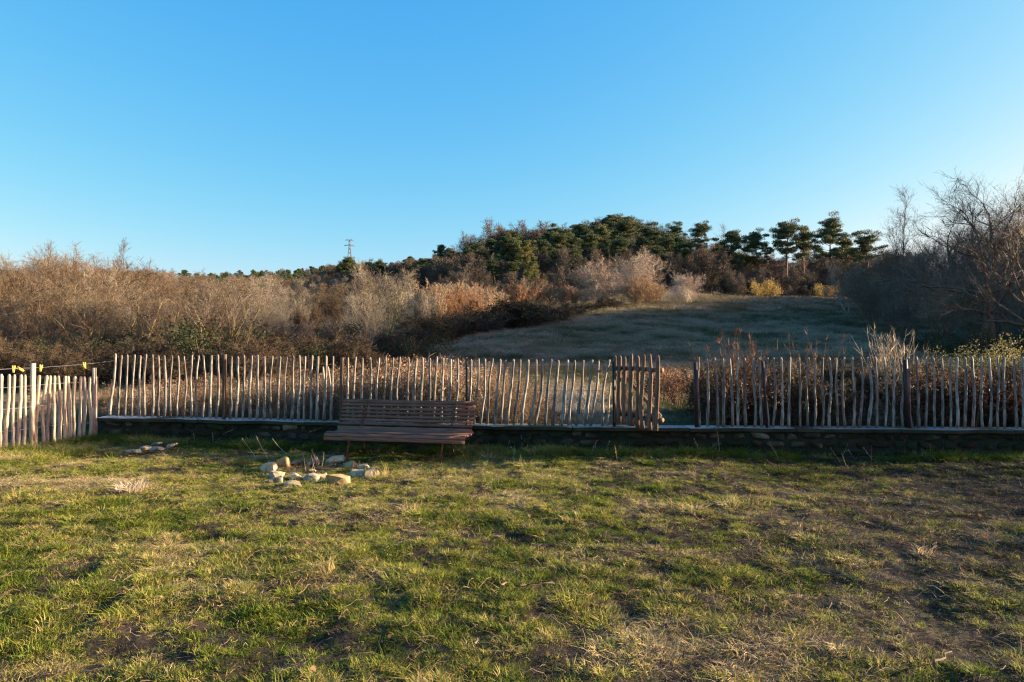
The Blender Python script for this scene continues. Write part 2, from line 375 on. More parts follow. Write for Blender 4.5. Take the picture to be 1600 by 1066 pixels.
# ---------------------------------------------------------------- lawn grass
def in_lawn(n, y0, y1, margin=.6):
    y = np.sqrt(rng.random(n) * (y1 ** 2 - y0 ** 2) + y0 ** 2)
    x = (rng.random(n) * 2 - 1) * (.78 * y + margin)
    ok = (y < wall_y(x) - .02) | ((x < -6.6) & (y < 11.2))
    ok &= ~((x < -6.6) & (y > 10.85 + (x + 6.6) * 1.4 + .8))
    return x[ok], y[ok]
def dryness(x, y):
    d = fbm(x / .62, y / .5, 91, 4) * .75 + fbm(x / 2.2, y / 1.6, 95, 2) * .25
    d += .16 * np.exp(-(((x + 4.6) / 2.0) ** 2 + ((y - 7.4) / 1.2) ** 2))      # blond patch left
    d += .10 * np.exp(-(((x + 1.0) / .7) ** 2 + ((y - 6.6) / .8) ** 2))
    d -= .06 * (1 - np.clip((x + 1) / 4, 0, 1))
    d -= .10 * np.exp(-(((x + 5.0) / 1.6) ** 2 + ((y - 5.2) / .8) ** 2))
    d += np.clip(x - 1, 0, 6) * .008
    d -= .2 * np.clip((y - wall_y(x) + .9) / .6, 0, 1)                          # green at the foot of the wall
    return d
protos = []
for k in range(5):
    mb = MB(); blades(mb, 30, .034, .016, .044, .0048, .8, 100 + k); protos.append(mb.mesh('green_tuft', M['blade']))
for k in range(3):
    mb = MB(); blades(mb, 26, .04, .016, .048, .0038, 1.2, 120 + k, flatness=.3); protos.append(mb.mesh('dry_tuft', M['blade']))
for k in range(3):                                                              # matted straw, lying
    mb = MB(); blades(mb, 22, .045, .02, .058, .0032, 1.6, 130 + k, flatness=.55); protos.append(mb.mesh('matted_tuft', M['blade']))
for k in range(2):                                                              # longer tuft
    mb = MB(); blades(mb, 50, .06, .05, .13, .0042, .9, 140 + k); protos.append(mb.mesh('long_tuft', M['blade']))
M['blade_brown'] = leaf_mat('withered_blades', [(.028, .019, .011), (.055, .040, .023), (.10, .072, .043), (.17, .13, .08)], .15, attr='tint')
for k in range(3):
    mb = MB(); blades(mb, 26, .055, .012, .045, .0036, 1.8, 150 + k, flatness=.5); protos.append(mb.mesh('withered_tuft', M['blade_brown']))
x, y = in_lawn(165000, 2.6, 11.0)
d = dryness(x, y) + .03 + rng.normal(size=len(x)) * .12
bare = fbm(x / .17, y / .15, 55, 2) * .62 + fbm(x / .6, y / .5, 57, 2) * .38
bthr = .40 + .12 * np.clip((x + 1) / 6, 0, 1)
dense = (bare > bthr) | (rng.random(len(x)) < .15)
keep = dense | (rng.random(len(x)) < .5)
x, y, d, bare, dense = x[keep], y[keep], d[keep], bare[keep], dense[keep]; n = len(x)
idx = np.where(d < .53, rng.integers(0, 5, n), np.where(d < .64, rng.integers(3, 8, n), rng.integers(5, 11, n)))
longp = (rng.random(n) < .003) | ((y > wall_y(x) - .35) & (rng.random(n) < .65)) | ((x < -6.0) & (y > 8.6) & (rng.random(n) < .12))
hz = fbm(x / .7, y / .6, 77, 3)
idx = np.where(longp & (bare > .45), rng.integers(11, 13, n), idx)
side = np.clip((x + .5 + (7 - y) * .25) / 4.5, 0, 1)
brown = rng.random(n) < .14 + .60 * side * (.5 + fbm(x / .8, y / .7, 66, 3))
idx = np.where(brown | ~dense, rng.integers(13, 16, n), idx)
P = np.stack([x, y, lawn_z(x, y)], 1)
s = .5 + .9 * np.clip(hz - .25, 0, 1) + rng.random(n) * .4 + 1.8 * np.clip(bare - .48, 0, 1)
rot = np.stack([rng.normal(size=n) * .15, rng.normal(size=n) * .15, rng.random(n) * 6.283], 1)
scl = np.stack([s * 1.15, s * 1.15, s * (.7 + .6 * rng.random(n))], 1)
tint = np.clip((d - .30) / .42, 0, 1) * .9 + rng.normal(size=n) * .11
scatter('lawn_grass', protos, P, rot, scl, idx, np.clip(tint, 0, 1), 'short green and straw coloured winter grass covering the lawn', 'grass')

# dead stems and bits of straw lying in the lawn
protos = []
for k in range(4):
    mb = MB(); r = np.random.default_rng(200 + k)
    for j in range(3):
        p = r.normal(size=3) * .03; a = r.random() * 6.28; L = .03 + r.random() * .07; pts = []
        for t in np.linspace(0, 1, 4): pts.append([p[0] + math.cos(a + t * .25) * L * t, p[1] + math.sin(a + t * .25) * L * t, .015 + .03 * math.sin(t * 3) * r.random()])
        mb.tube(pts, [.0012, .0012, .001, .0007], 3, cap=False)
    protos.append(mb.mesh('straw_bits', M['straw']))
x, y = in_lawn(3000, 2.6, 10.6); n = len(x)
scatter('dead_stems', protos, np.stack([x, y, lawn_z(x, y) + .02], 1), np.stack([rng.normal(size=n) * .3, rng.normal(size=n) * .3, rng.random(n) * 6.28], 1),
        np.ones((n, 3)) * (.7 + rng.random((n, 1)) * .9), rng.integers(0, 4, n), rng.random(n), 'broken dead grass stems strewn over the lawn', 'straw')
# fallen leaves
protos = []
for k in range(4):
    mb = MB(); r = np.random.default_rng(220 + k); L = .027; W = .012
    c = [(0, 0, 0), (W * .7, L * .3, .004 * r.random()), (W, L * .6, .01 * r.random()), (0, L, .006), (-W, L * .6, .012 * r.random()), (-W * .7, L * .3, .003)]
    mb.add(np.array(c) + [0, 0, .01], [(0, 1, 2, 3), (0, 3, 4, 5)]); protos.append(mb.mesh('fallen_leaf', M['leaf_litter']))
x, y = in_lawn(300, 2.8, 10.8); n = len(x)
scatter('fallen_leaves', protos, np.stack([x, y, lawn_z(x, y) + .035], 1), np.stack([rng.normal(size=n) * .5, rng.normal(size=n) * .5, rng.random(n) * 6.28], 1),
        np.ones((n, 3)) * (.7 + rng.random((n, 1)) * .8), rng.integers(0, 4, n), rng.random(n), 'small brown fallen leaves scattered on the lawn', 'leaves')

# ---------------------------------------------------------------- stone wall with concrete coping
wall = empty('stone_wall', (0, 9.6, 0), 'low mossy stone retaining wall with concrete coping under the stake fence', 'wall')
wall.location = (0, 0, 0)
mb = MB(); xs_ = np.linspace(-6.6, 13, 60)
for a, c in zip(xs_[:-1], xs_[1:]):
    ya, yc = float(wall_y(a)), float(wall_y(c))
    v = [(a, ya + .035, -.1), (c, yc + .035, -.1), (c, yc + .30, -.1), (a, ya + .30, -.1), (a, ya + .035, CAP - .045), (c, yc + .035, CAP - .045), (c, yc + .30, CAP - .045), (a, ya + .30, CAP - .045)]
    mb.add(v, [(0, 1, 5, 4), (3, 7, 6, 2), (4, 5, 6, 7)] + ([(0, 4, 7, 3)] if a == xs_[0] else []))
link('wall_core', mb.mesh('wall_core', M['mortar']), wall)
def rock_mesh(name, sx, sy, sz, mat, seed, sub=2, rough=.25, boxy=.6):
    import bmesh
    r = np.random.default_rng(seed); bm = bmesh.new()
    bmesh.ops.create_icosphere(bm, subdivisions=sub, radius=1)
    ph = r.random(9) * 6.28; planes = rand_dirs(12, r); off = .60 + r.random(12) * .22
    for v in bm.verts:
        p = np.array(v.co)
        p = np.sign(p) * np.abs(p) ** boxy
        for pl, o_ in zip(planes, off):
            dd = p @ pl - o_
            if dd > 0: p = p - pl * dd * .9
        p = p * (1 + rough * .3 * (math.sin(p[0] * 4 + ph[0]) + math.sin(p[1] * 5 + ph[1]) * math.cos(p[2] * 4 + ph[2])))
        v.co = Vector(p * np.array([sx, sy, sz]) / 2)
    me = bpy.data.meshes.new(name); bm.to_mesh(me); bm.free(); me.materials.append(mat); return me
k = 0
for row, (z0, z1) in enumerate([(-.04, .10), (.10, .22), (.22, .335)]):
    xx = -6.55 + rng.random() * .1
    while xx < 9.5:
        L = (.13 + .25 * rng.random()) * (1.15 if row == 0 else 1)
        h = (z1 - z0) * (.85 + .12 * rng.random()); xc = xx + L / 2
        o = link('stone', rock_mesh('stone', L * .97, .12, h, M['wall_stone'], 500 + k, 1 if xx > 7.2 else 2, .16, .32), wall,
                 (xc, float(wall_y(xc)) + .035 + rng.random() * .02, (z0 + z1) / 2 + (rng.random() - .5) * .012))
        o.rotation_euler = (0, (rng.random() - .5) * .08, -math.atan(.15 if xc < 0 else .06))
        xx += L + .008 + .012 * rng.random(); k += 1
def coping(x0, x1, z, mat):
    mb = MB(); n = max(2, int((x1 - x0) / .25)); X = np.linspace(x0, x1, n)
    Y = wall_y(X); jt = (rng.random(n) - .5) * .014
    top = np.stack([X, Y - .03 + jt, np.full(n, z) + jt], 1); bot = top - [0, 0, .045]
    bt = np.stack([X, Y + .32, np.full(n, z)], 1)
    V = np.concatenate([top, bot, bt]); f = []; fm = []
    for i in range(n - 1):
        mb.add([bot[i], bot[i + 1], top[i + 1], top[i]], [(0, 1, 2, 3)], 1)
        mb.add([top[i], top[i + 1], bt[i + 1], bt[i]], [(0, 1, 2, 3)], 0)
        mb.add([bot[i + 1], bot[i], bt[i] - [0, 0, .045], bt[i + 1] - [0, 0, .045]], [(0, 1, 2, 3)], 1)
    mb.add([bot[0], top[0], bt[0], bt[0] - [0, 0, .045]], [(0, 1, 2, 3)], 1)
    mb.add([bot[-1], bt[-1] - [0, 0, .045], bt[-1], top[-1]], [(0, 1, 2, 3)], 1)
    return link('coping_slab', mb.mesh('coping_slab', mat), wall)
joints = [-6.6, -4.85, -3.1, -2.2, -.6, .85, 2.45, 3.9, 5.3, 6.8, 8.3, 9.8, 11.4, 13]
for a, c in zip(joints[:-1], joints[1:]):
    coping(a + .006, c - .006, CAP + (rng.random() - .5) * .006, [M['cap'], M['cap_side']])

# ---------------------------------------------------------------- stake fences
def stake(mb, base, top, r0, wob, cutmi=0, seed=0, sides=7, flat=.75):
    r = np.random.default_rng(seed); n = 11; t = np.linspace(0, 1, n)
    base = np.array(base, float); top = np.array(top, float)
    a1, a2 = r.normal() * wob, r.normal() * wob * .6; b1 = r.normal() * wob * .5
    pts = base[None] * (1 - t[:, None]) + top[None] * t[:, None]
    pts[:, 0] += a1 * np.sin(t * np.pi) + a2 * np.sin(t * 2 * np.pi + r.random() * 2) + r.normal(size=n) * .0018
    pts[:, 1] += b1 * np.sin(t * np.pi * 1.5)
    rad = r0 * (1.1 - .35 * t) * (1 + .09 * r.normal(size=n)); rad[-1] *= .62
    pts[-2] = pts[-1] - (pts[-1] - pts[-3]) * .14; rad[-2] = rad[-3]
    mb.tube(pts, rad, sides, flat=flat, phase=r.random() * 6, jit=.18)
def fence_pt(px, off=0.0):     # where the ray through column px meets the coping line
    u = (px - 800) / F; x = np.linspace(-7.5, 14, 4000); i = np.argmin(np.abs(x - u * (wall_y(x) + off)))
    return float(x[i]), float(wall_y(x[i])) + off
OFF = .13
def topz(px, py): x_, y_ = fence_pt(px, OFF); return EYE - (py - HOR) / F * y_
def ytop(px): return np.interp(px, [170, 530, 740, 955, 1090, 1600], [554, 557, 561, 563, 559, 557.5])
fence = empty('picket_fence', (0, 0, 0), 'long weathered stake fence standing on the stone wall either side of the gate', 'fence')
secA = [(180.8, 172), (190.3, 184), (199.3, 195), (209, 206), (219.2, 218), (228.2, 225.5), (238, 238), (247.7, 248), (257, 257), (268.7, 266), (278.4, 277), (288.6, 288), (298.6, 297), (310.3, 308), (318.9, 317.5), (330.9, 329), (340.8, 339)]
secA += [(p, p - 2.5 + rng.normal()) for p in (361, 372, 381, 393, 403, 414, 426, 437, 447.6, 458, 468, 477, 488, 498, 510, 521)]
secB = [(p, p - 3 - (p - 540) * .012 + rng.normal() * 1.2) for p in (543, 556, 566.5, 580, 590.5, 603, 614.5, 625, 638, 651, 661, 673, 683, 693, 705, 716)]
secC = [(p, p - 8 - (p - 740) * .022 + rng.normal() * 1.0) for p in (737, 749, 759, 770, 781.5, 792, 803.6, 814.5, 826, 838, 848, 862, 872.6, 887, 898, 912, 925, 936, 951)]
secD = [(p, p + 1.5 + rng.normal() * 1.5) for p in (1092, 1104, 1116.4, 1130, 1141, 1152.7, 1163, 1176, 1198.5, 1208.7, 1221, 1248.4, 1262, 1272.4, 1284.7, 1296.5, 1307.5, 1319.4, 1331.7, 1344.7, 1356.5, 1367.5, 1381.4, 1394.5, 1432.5, 1447, 1459, 1471, 1483.6, 1496, 1508, 1519.6, 1533, 1546, 1559, 1570)]
secD += [(1186.4, 1190), (1235, 1233), (1405.5, 1411), (1419.4, 1425), (1584, 1590), (1597, 1598)] + [(1610 + 12.5 * i, 1611 + 12.5 * i) for i in range(22)]
for i, (a, c) in enumerate(secA + secB + secC + secD):
    xt, yt = fence_pt(a, OFF); xb, yb = fence_pt(c, OFF)
    big = rng.random() < .3
    mb = MB(); stake(mb, (xb, yb, CAP + .006), (xt, yt, topz(a, ytop(a) + rng.normal() * .8)), .0160 + .007 * rng.random() + (.004 if a in (887, 925, 1235, 1186.4, 1331.7, 1519.6) else 0), .014, seed=900 + i)
    link('picket', mb.mesh('picket', M['picket']), fence)
for i, (a, c, yt_) in enumerate([(494.5, 497, 574), (504.6, 507, 573), (513, 519, 573), (954.5, 950, 598), (327.5, 328, 588)]):
    xt, yt = fence_pt(a, OFF + .05); xb, yb = fence_pt(c, OFF + .05)
    mb = MB(); stake(mb, (xb, yb, CAP + .006), (xt, yt, EYE - (yt_ - HOR) / F * yt), .016, .01, seed=1200 + i)
    link('picket', mb.mesh('picket', M['picket_left']), fence)
for i, (a, c, yt_, wd, mat) in enumerate([(351, 349.5, 554, .032, 'wood_post'), (534.5, 533, 559, .033, 'wood_post'), (729, 729, 564, .024, 'steel'), (958.5, 959.5, 565, .030, 'steel'), (1086.5, 1088, 566, .036, 'steel'), (1191.7, 1198.5, 565, .024, 'steel'), (1414.5, 1419.5, 562, .038, 'steel'), (1655, 1656, 562, .03, 'steel')]):
    xt, yt = fence_pt(a, OFF - .045); xb, yb = fence_pt(c, OFF - .045); wd *= 1.2
    p1 = np.array([xt, yt, EYE - (yt_ - HOR) / F * yt]); p0 = np.array([xb, yb, CAP + .004])
    mb = MB()
    if mat == 'steel':
        mb.tube([p0, (p0 + p1) / 2, p1], wd * .72, 4, phase=math.pi / 4)
    else: mb.tube([p0, p0 * .6 + p1 * .4, p0 * .2 + p1 * .8, p1], wd * .8, 7, jit=.15)
    link('post', mb.mesh('post', M[mat]), fence)
def wire_run(z_off, x0, x1, parent, amp=.006):
    mb = MB(); X = np.linspace(x0, x1, max(4, int((x1 - x0) / .11))); Y = wall_y(X) + OFF + .025 * np.where(np.arange(len(X)) % 2, 1, -1)
    mb.tube(np.stack([X, Y, CAP + z_off + amp * np.sin(X * 1.3)], 1), .0014, 4, cap=False)
    link('wire', mb.mesh('wire', M['steel']), parent)
for z_ in (.17, .50, .84):
    wire_run(z_, -6.5, fence_pt(958)[0], fence); wire_run(z_, fence_pt(1087)[0], 12.5, fence)

lf = empty('picket_fence', (0, 0, 0), 'pale sunlit stake fence with wire strands on the left edge of the lawn', 'fence')
LA = np.array([-6.62, 10.78]); LB = np.array([-7.35, 9.8]); LD = (LB - LA)
def left_pt(px):
    u = (px - 800) / F      # x = u*y on LA + t*LD
    t = (u * LA[1] - LA[0]) / (LD[0] - u * LD[1]); p = LA + LD * t; return float(p[0]), float(p[1])
lp = [(2, 0), (14, 8), (22.5, 19), (32, 29), (39, 36.5), (62, 57), (71.7, 67), (79, 74.5), (85, 84), (92.5, 93.5), (102, 102), (108, 110.5), (117, 115), (126, 124), (133, 130), (141, 138), (-10, -12), (-22, -24), (-34, -35), (-47, -46), (-60, -61), (-74, -74)]
for i, (a, c) in enumerate(lp):
    xt, yt = left_pt(a); xb, yb = left_pt(c)
    mb = MB(); stake(mb, (xb, yb, -.03), (xt, yt, EYE - (np.interp(a, [0, 150], [584.5, 589]) - HOR) / F * yt), .026 + .006 * rng.random(), .012, seed=1300 + i)
    link('picket', mb.mesh('picket', M['picket_left']), lf)
for a, c, yt_, wd in [(51.6, 50, 568, .042), (147.3, 146, 575, .040), (150.5, 150, 589, .026), (-88, -88, 568, .04)]:
    xt, yt = left_pt(a); xb, yb = left_pt(c)
    mb = MB(); p0 = np.array([xb, yb, -.05]); p1 = np.array([xt, yt, EYE - (yt_ - HOR) / F * yt])
    mb.tube([p0, p0 * .6 + p1 * .4, p0 * .2 + p1 * .8, p1], [wd * .95, wd * .9, wd * .85, wd * .82], 8, jit=.1)
    link('post', mb.mesh('post', M['picket_left']), lf)
for h in (.30, .62, .93):
    mb = MB(); T = np.linspace(0, 2.2, 30)
    pts = [(*(LA + LD * t + np.array([.81, -.58]) * .028 * (1 if k % 2 else .6)), h + .015 * math.sin(t * 5)) for k, t in enumerate(T)]
    mb.tube(pts, .0018, 4, cap=False); link('wire', mb.mesh('wire', M['wire']), lf)
# split sticks leaning behind the left fence
for i, (a, c) in enumerate([(84, 97), (93, 108), (97, 112), (88, 101)]):
    p = left_pt(a); q = left_pt(c); mb = MB()
    stake(mb, (q[0] - .10, q[1] + .06, 0), (p[0] - .10, p[1] + .05, .74 + .05 * i), .011, .03, seed=1350 + i)
    tag(link('stick', mb.mesh('stick', M['picket_left'])), 'thin broken stick leaning behind the pale left stake fence', 'stick', 'sticks leaning behind the left fence')

# ---------------------------------------------------------------- gate
gx0, gy0 = fence_pt(959, OFF); gx0 += .03
gx1, gy1 = (1030 - 800) / F * 8.66, 8.66
gate = empty('garden_gate', (gx0, gy0, CAP), 'brown wooden stake gate standing half open towards the lawn', 'gate')
dv = np.array([gx1 - gx0, gy1 - gy0]); GL = np.linalg.norm(dv); dn = dv / GL; nn = np.array([dn[1], -dn[0]])   # nn: camera side
gate.rotation_euler = (0, 0, math.atan2(dv[1], dv[0]))
gp = [.03, .13, .27, .42, .57, .71, .86, 1.0]
for i, t in enumerate(gp):
    zt = EYE - (np.interp(t, [0, 1], [556, 553.5]) - HOR) / F * (gy0 + (gy1 - gy0) * t) - CAP + rng.normal() * .008
    zb = .055 + .01 * rng.random()
    mb = MB(); stake(mb, (t * GL + rng.normal() * .006, -.035, zb), (t * GL + rng.normal() * .012, -.035, zt), (.043 if i in (1, 3) else .037) + .004 * rng.random(), .012, seed=1400 + i, flat=.6)
    link('picket', mb.mesh('picket', M['gate_wood']), gate)
for z_ in (.20, .83):
    mb = MB(); mb.tube([(-.02, .02, z_), (GL * .5, .022, z_ + .01), (GL + .035, .02, z_)], .034, 8, jit=.08, mi=0)
    link('rail', mb.mesh('rail', M['gate_wood']), gate)
    mb = MB(); mb.tube([(GL + .035, .02, z_), (GL + .039, .02, z_)], .031, 8); link('rail_end', mb.mesh('rail_end', M['cut_wood']), gate)
mb = MB(); mb.tube([(.04, .055, .78), (GL * .5, .058, .5), (GL * .95, .055, .24)], .024, 7, jit=.1)
link('brace', mb.mesh('brace', M['gate_wood']), gate)
mb = MB(); mb.box((0, .012, .83), (.10, .006, .035)); mb.box((0, .012, .20), (.10, .006, .035)); link('hinge', mb.mesh('hinge', M['steel']), gate)

# ---------------------------------------------------------------- clothesline and pegs
P0 = np.array([*left_pt(-160), 0]); 
cl = [at(-150, 581, 9.6), at(0, 577.5, 10.2), at(25, 576, 10.35), at(64, 574.5, 10.5), at(132, 569.5, 10.75), at(179, 564, fence_pt(179, OFF)[1])]
mb = MB(); mb.tube([tuple(p) for p in cl], .0028, 4, cap=False)
tag(link('clothesline', mb.mesh('clothesline', M['wire'])), 'thin wire strung above the left fence to the first stake of the long fence', 'wire')
for i, (px, py, D, tilt, lab) in enumerate([(21, 577.0, 10.33, .05, 'yellow clothes peg, leftmost on the wire, hanging upright'), (31.5, 577.0, 10.37, -1.0, 'yellow clothes peg tilted sideways just left of the tall pale post'),
        (63.5, 575.5, 10.5, .12, 'yellow clothes peg just right of the tall pale post'), (132, 571.5, 10.75, -.15, 'yellow clothes peg alone on the wire near the fence corner')]):
    pg = empty('clothes_peg', at(px, py, D), lab, 'clothes peg', 'clothes pegs on the wire')
    for sgn in (-1, 1):
        mb = MB(); mb.box((sgn * .007, 0, 0), (.012, .014, .085)); o = link('peg_half', mb.mesh('peg_half', M['peg']), pg); o.rotation_euler = (0, sgn * .10, 0)
    mb = MB(); mb.tube([(-.012, -.004, .006), (0, -.01, .010), (.012, -.004, .006)], .0025, 4); link('spring', mb.mesh('spring', M['wire']), pg)
    pg.rotation_euler = (0, tilt, .3); pg.scale = (1.25,) * 3

# ---------------------------------------------------------------- bench
bench = empty('garden_bench', (-1.50, 9.13, .0), 'long brown slatted wooden bench standing in front of the stake fence', 'bench', rz=R(-11.5))
HL = .945
def slat(y_, z_, ang, wd, th, hl=HL, x0=0.0):
    mb = MB(); n = 8; X = np.linspace(-hl, hl, n); prof = [(-.5, -.32), (-.5, .32), (-.38, .5), (.38, .5), (.5, .32), (.5, -.32), (.38, -.5), (-.38, -.5)]
    ca, sa = math.cos(ang), math.sin(ang); V = []; sag = rng.normal() * .003
    for xx in X:
        for a, b in prof:
            V.append((xx + x0, y_ + a * wd * ca - b * th * sa, z_ + a * wd * sa + b * th * ca + sag * (1 - (xx / hl) ** 2)))
    f = []
    for i in range(n - 1):
        for j in range(8): f.append((i * 8 + j, i * 8 + (j + 1) % 8, (i + 1) * 8 + (j + 1) % 8, (i + 1) * 8 + j))
    f += [tuple(range(8))[::-1], tuple((n - 1) * 8 + j for j in range(8))]
    mb.add(V, f); return link('slat', mb.mesh('slat', M['slat']), bench)
curve = []
slat(.192, .362, .55, .046, .026, HL + .02, -.01)
ba = math.atan2(.38, .17)
for k in range(8):
    t = k / 7; yy = .40 - .185 * t + .02 * math.sin(t * 3.14); zz = .735 - .350 * t
    slat(yy, zz, ba, .038 if k else .050, .026, HL + .02 + rng.normal() * .004, -.03); curve.append((yy, zz, ba))
for k in range(6):
    t = k / 5; yy = .172 - .345 * t; zz = .352 - .018 * math.sin(t * 3.14) + .012 * t
    slat(yy, zz, 0.04, .059, .026, HL + .02); curve.append((yy, zz, 0.04))
slat(-.228, .338, .75, .050, .026, HL + .025); slat(-.252, .290, 1.5, .048, .024, HL + .025)
mb = MB()
for yy, zz, a in curve[:8] + [(-.228, .338, .75 + math.pi), (-.252, .290, 1.5 + math.pi)]:
    for xx in (-.66, -.625, .66, .625):
        ny, nz = (-math.sin(a), math.cos(a)); 
        if a == ba: pass
        else: ny, nz = -abs(ny), nz
        c = np.array([xx, yy + ny * .015, zz + nz * .015])
        mb.tube([c, c + np.array([0, ny, nz]) * .004], .0055, 6)
o = link('bolts', mb.mesh('bolts', M['steel']), bench); o['kind'] = 'stuff'
for sx in (-.645, .645):
    mb = MB(); pts = [(sx, .425, .745), (sx, .33, .58), (sx, .255, .44), (sx, .19, .325), (sx, .0, .308), (sx, -.16, .318), (sx, -.225, .30), (sx, -.235, .265)]
    mb.tube(pts, .012, 6, flat=2.0); link('seat_frame', mb.mesh('seat_frame', M['iron']), bench)
    mb = MB(); mb.tube([(sx, -.19, .31), (sx + .01, -.20, .22), (sx - .008, -.215, .10), (sx + .004, -.235, -.02)], [.017, .015, .015, .018], 7, jit=.2)
    link('leg', mb.mesh('leg', M['iron']), bench)
    mb = MB(); mb.tube([(sx, .20, .33), (sx, .27, .18), (sx, .36, -.02)], [.013, .012, .014], 7, jit=.1)
    link('leg', mb.mesh('leg', M['iron']), bench)

# ---------------------------------------------------------------- stones of the ring and slabs
ring = [  # cx, base y (in the enlarged crop), width, height px, material, label
 (240, 388, 190, 92, 'stone', 'large cream stone at the left end of the stone ring'),
 (410, 338, 128, 100, 'stone_yellow', 'upright orange stone at the back left of the ring'),
 (555, 305, 190, 42, 'stone_grey', 'long low grey stone right behind the orange upright one'),
 (670, 314, 62, 38, 'stone_white', 'small pale stone between the long grey and the round grey stone'),
 (745, 315, 92, 84, 'stone_grey', 'round grey stone in the middle of the back of the ring'),
 (930, 280, 185, 55, 'stone', 'flat topped cream stone farthest back in the ring'),
 (1110, 335, 150, 68, 'stone_yellow', 'tan stone at the back right of the ring'),
 (1245, 368, 140, 60, 'stone_white', 'flat pale stone just behind the big round one on the right'),
 (1325, 440, 140, 108, 'stone', 'big round cream stone at the right end of the ring'),
 (1165, 432, 150, 56, 'stone_white', 'white stone just left of the big round one on the right'),
 (968, 505, 240, 92, 'stone_yellow', 'wide ochre mossy stone at the front of the ring'),
 (838, 452, 80, 52, 'stone_white', 'small white stone beside the wide ochre front stone'),
 (712, 470, 165, 78, 'stone_grey', 'blocky grey tan stone at the middle front of the ring'),
 (535, 468, 140, 55, 'stone', 'angled slab like stone lying on the front left of the ring'),
 (500, 540, 200, 62, 'stone', 'low pale stone nearest the camera at the front left of the ring'),
 (335, 455, 170, 72, 'stone_white', 'cream white stone second from the left end of the ring'),
 (318, 500, 130, 62, 'stone_grey', 'bluish stone in front of the second stone from the left'),
 (705, 392, 80, 32, 'stone_yellow', 'small orange stone just behind the blocky grey front stone')]
for i, (cx, by, w_, h_, mt, lab) in enumerate(ring):
    p = on_lawn(380 + cx / 6.667, 680 + by / 6.667); sc_ = p.y / F / 6.667
    W, Hh = w_ * sc_ * 1.16, h_ * sc_ * 1.4
    me = rock_mesh('stone', W, min(W, .24) * .9, Hh * 1.25, M[mt], 700 + i, 3, .22, .42)
    o = link('stone', me, None, (p.x, p.y + .06, Hh * .22 + float(lawn_z(p.x, p.y)) * .7)); o.rotation_euler = (rng.normal() * .08, rng.normal() * .1, rng.normal() * .15)
    tag(o, lab, 'stone', 'stones laid in a ring on the lawn')
for i, (px, py, w_, h_, lab) in enumerate([(203, 713, 26, 5, 'flat grey slab at the left end of the slab pile by the wall'), (222, 709, 20, 5, 'pale slab tilted on the back of the slab pile by the wall'),
        (242, 712, 24, 5, 'flat grey slab at the middle front of the slab pile'), (263, 708, 20, 4, 'thin pale slab at the right end of the slab pile'), (240, 706, 18, 4, 'brownish slab at the back of the slab pile')]):
    p = on_lawn(px, py); s_ = p.y / F
    me = rock_mesh('stone_slab', w_ * s_, .17, h_ * s_ * 1.2, M['stone_white' if i % 2 else 'stone_grey'], 760 + i, 3, .12, .4)
    o = link('stone_slab', me, None, (p.x, p.y + .08, .055 + .012 * i)); o.rotation_euler = (.10, rng.normal() * .08, rng.normal() * .3)
    tag(o, lab, 'stone slab', 'slabs piled near the wall')
# sticks lying in the grass
for i, (px, py, L, a, lab) in enumerate([(833, 932, .24, .35, 'forked grey brown stick lying in the middle foreground grass'), (787, 930, .10, 1.3, 'short dark piece of bark beside the forked stick'), (744, 1020, .06, 1.4, 'small reddish splinter near the bottom middle edge'),
        (995, 1000, .12, .4, 'bent pale stick in the lower foreground right of centre'), (310, 880, .13, .2, 'broken brown stem bundle in the left foreground grass'), (1310, 905, .30, -.9, 'long thin dead stalk lying in the right foreground grass'), (1470, 1035, .2, .6, 'curved dead stalk near the bottom right corner'), (975, 896, .06, 1.2, 'short pale splinter in the grass right of centre')]):
    p = on_lawn(px, py); mb = MB(); r = np.random.default_rng(800 + i)
    T = np.linspace(-.5, .5, 6); pts = [(math.cos(a) * L * t + r.normal() * .006, math.sin(a) * L * t + r.normal() * .006, .06 + r.normal() * .004) for t in T]
    mb.tube(pts, np.linspace(.007, .003, 6) if L > .08 else .006, 5, jit=.2)
    if L > .2: mb.tube([pts[2], (pts[3][0] + .02, pts[3][1] - .02, .07), (pts[5][0] + .01, pts[5][1] - .05, .065)], [.004, .003, .002], 4)
    o = link('stick', mb.mesh('stick', M['bark'])); o.location = (p.x, p.y, float(lawn_z(p.x, p.y)) + .01); tag(o, lab, 'stick')

# ---------------------------------------------------------------- tree builders
def sliver(base, dirs, L, w0, r, bend=.15):
    """thin tapering twigs as kinked two-piece spikes: (n,4,3) quads -> narrow kites"""
    n = len(base); side = unit(np.cross(dirs, rand_dirs(n, r)))
    mid = base + dirs * (L * .5)[:, None] + side * (L * bend * r.normal(size=n) * .5)[:, None]
    tip = base + dirs * L[:, None] + rand_dirs(n, r) * (L * .12)[:, None]
    s2 = side * (w0 / 2)[:, None] if np.ndim(w0) else side * (w0 / 2)
    return np.stack([base - s2, base + s2, mid + s2 * .8, tip, mid - s2 * .8], 1)
def polyline(p, d, L, nseg, wander, up, r):
    pts = [p.copy()]; d = d / np.linalg.norm(d); ds = [d]
    for _ in range(nseg):
        d = d + r.normal(size=3) * wander; d[2] += up; d /= np.linalg.norm(d); p = p + d * (L / nseg); pts.append(p.copy()); ds.append(d)
    return np.array(pts), np.array(ds)
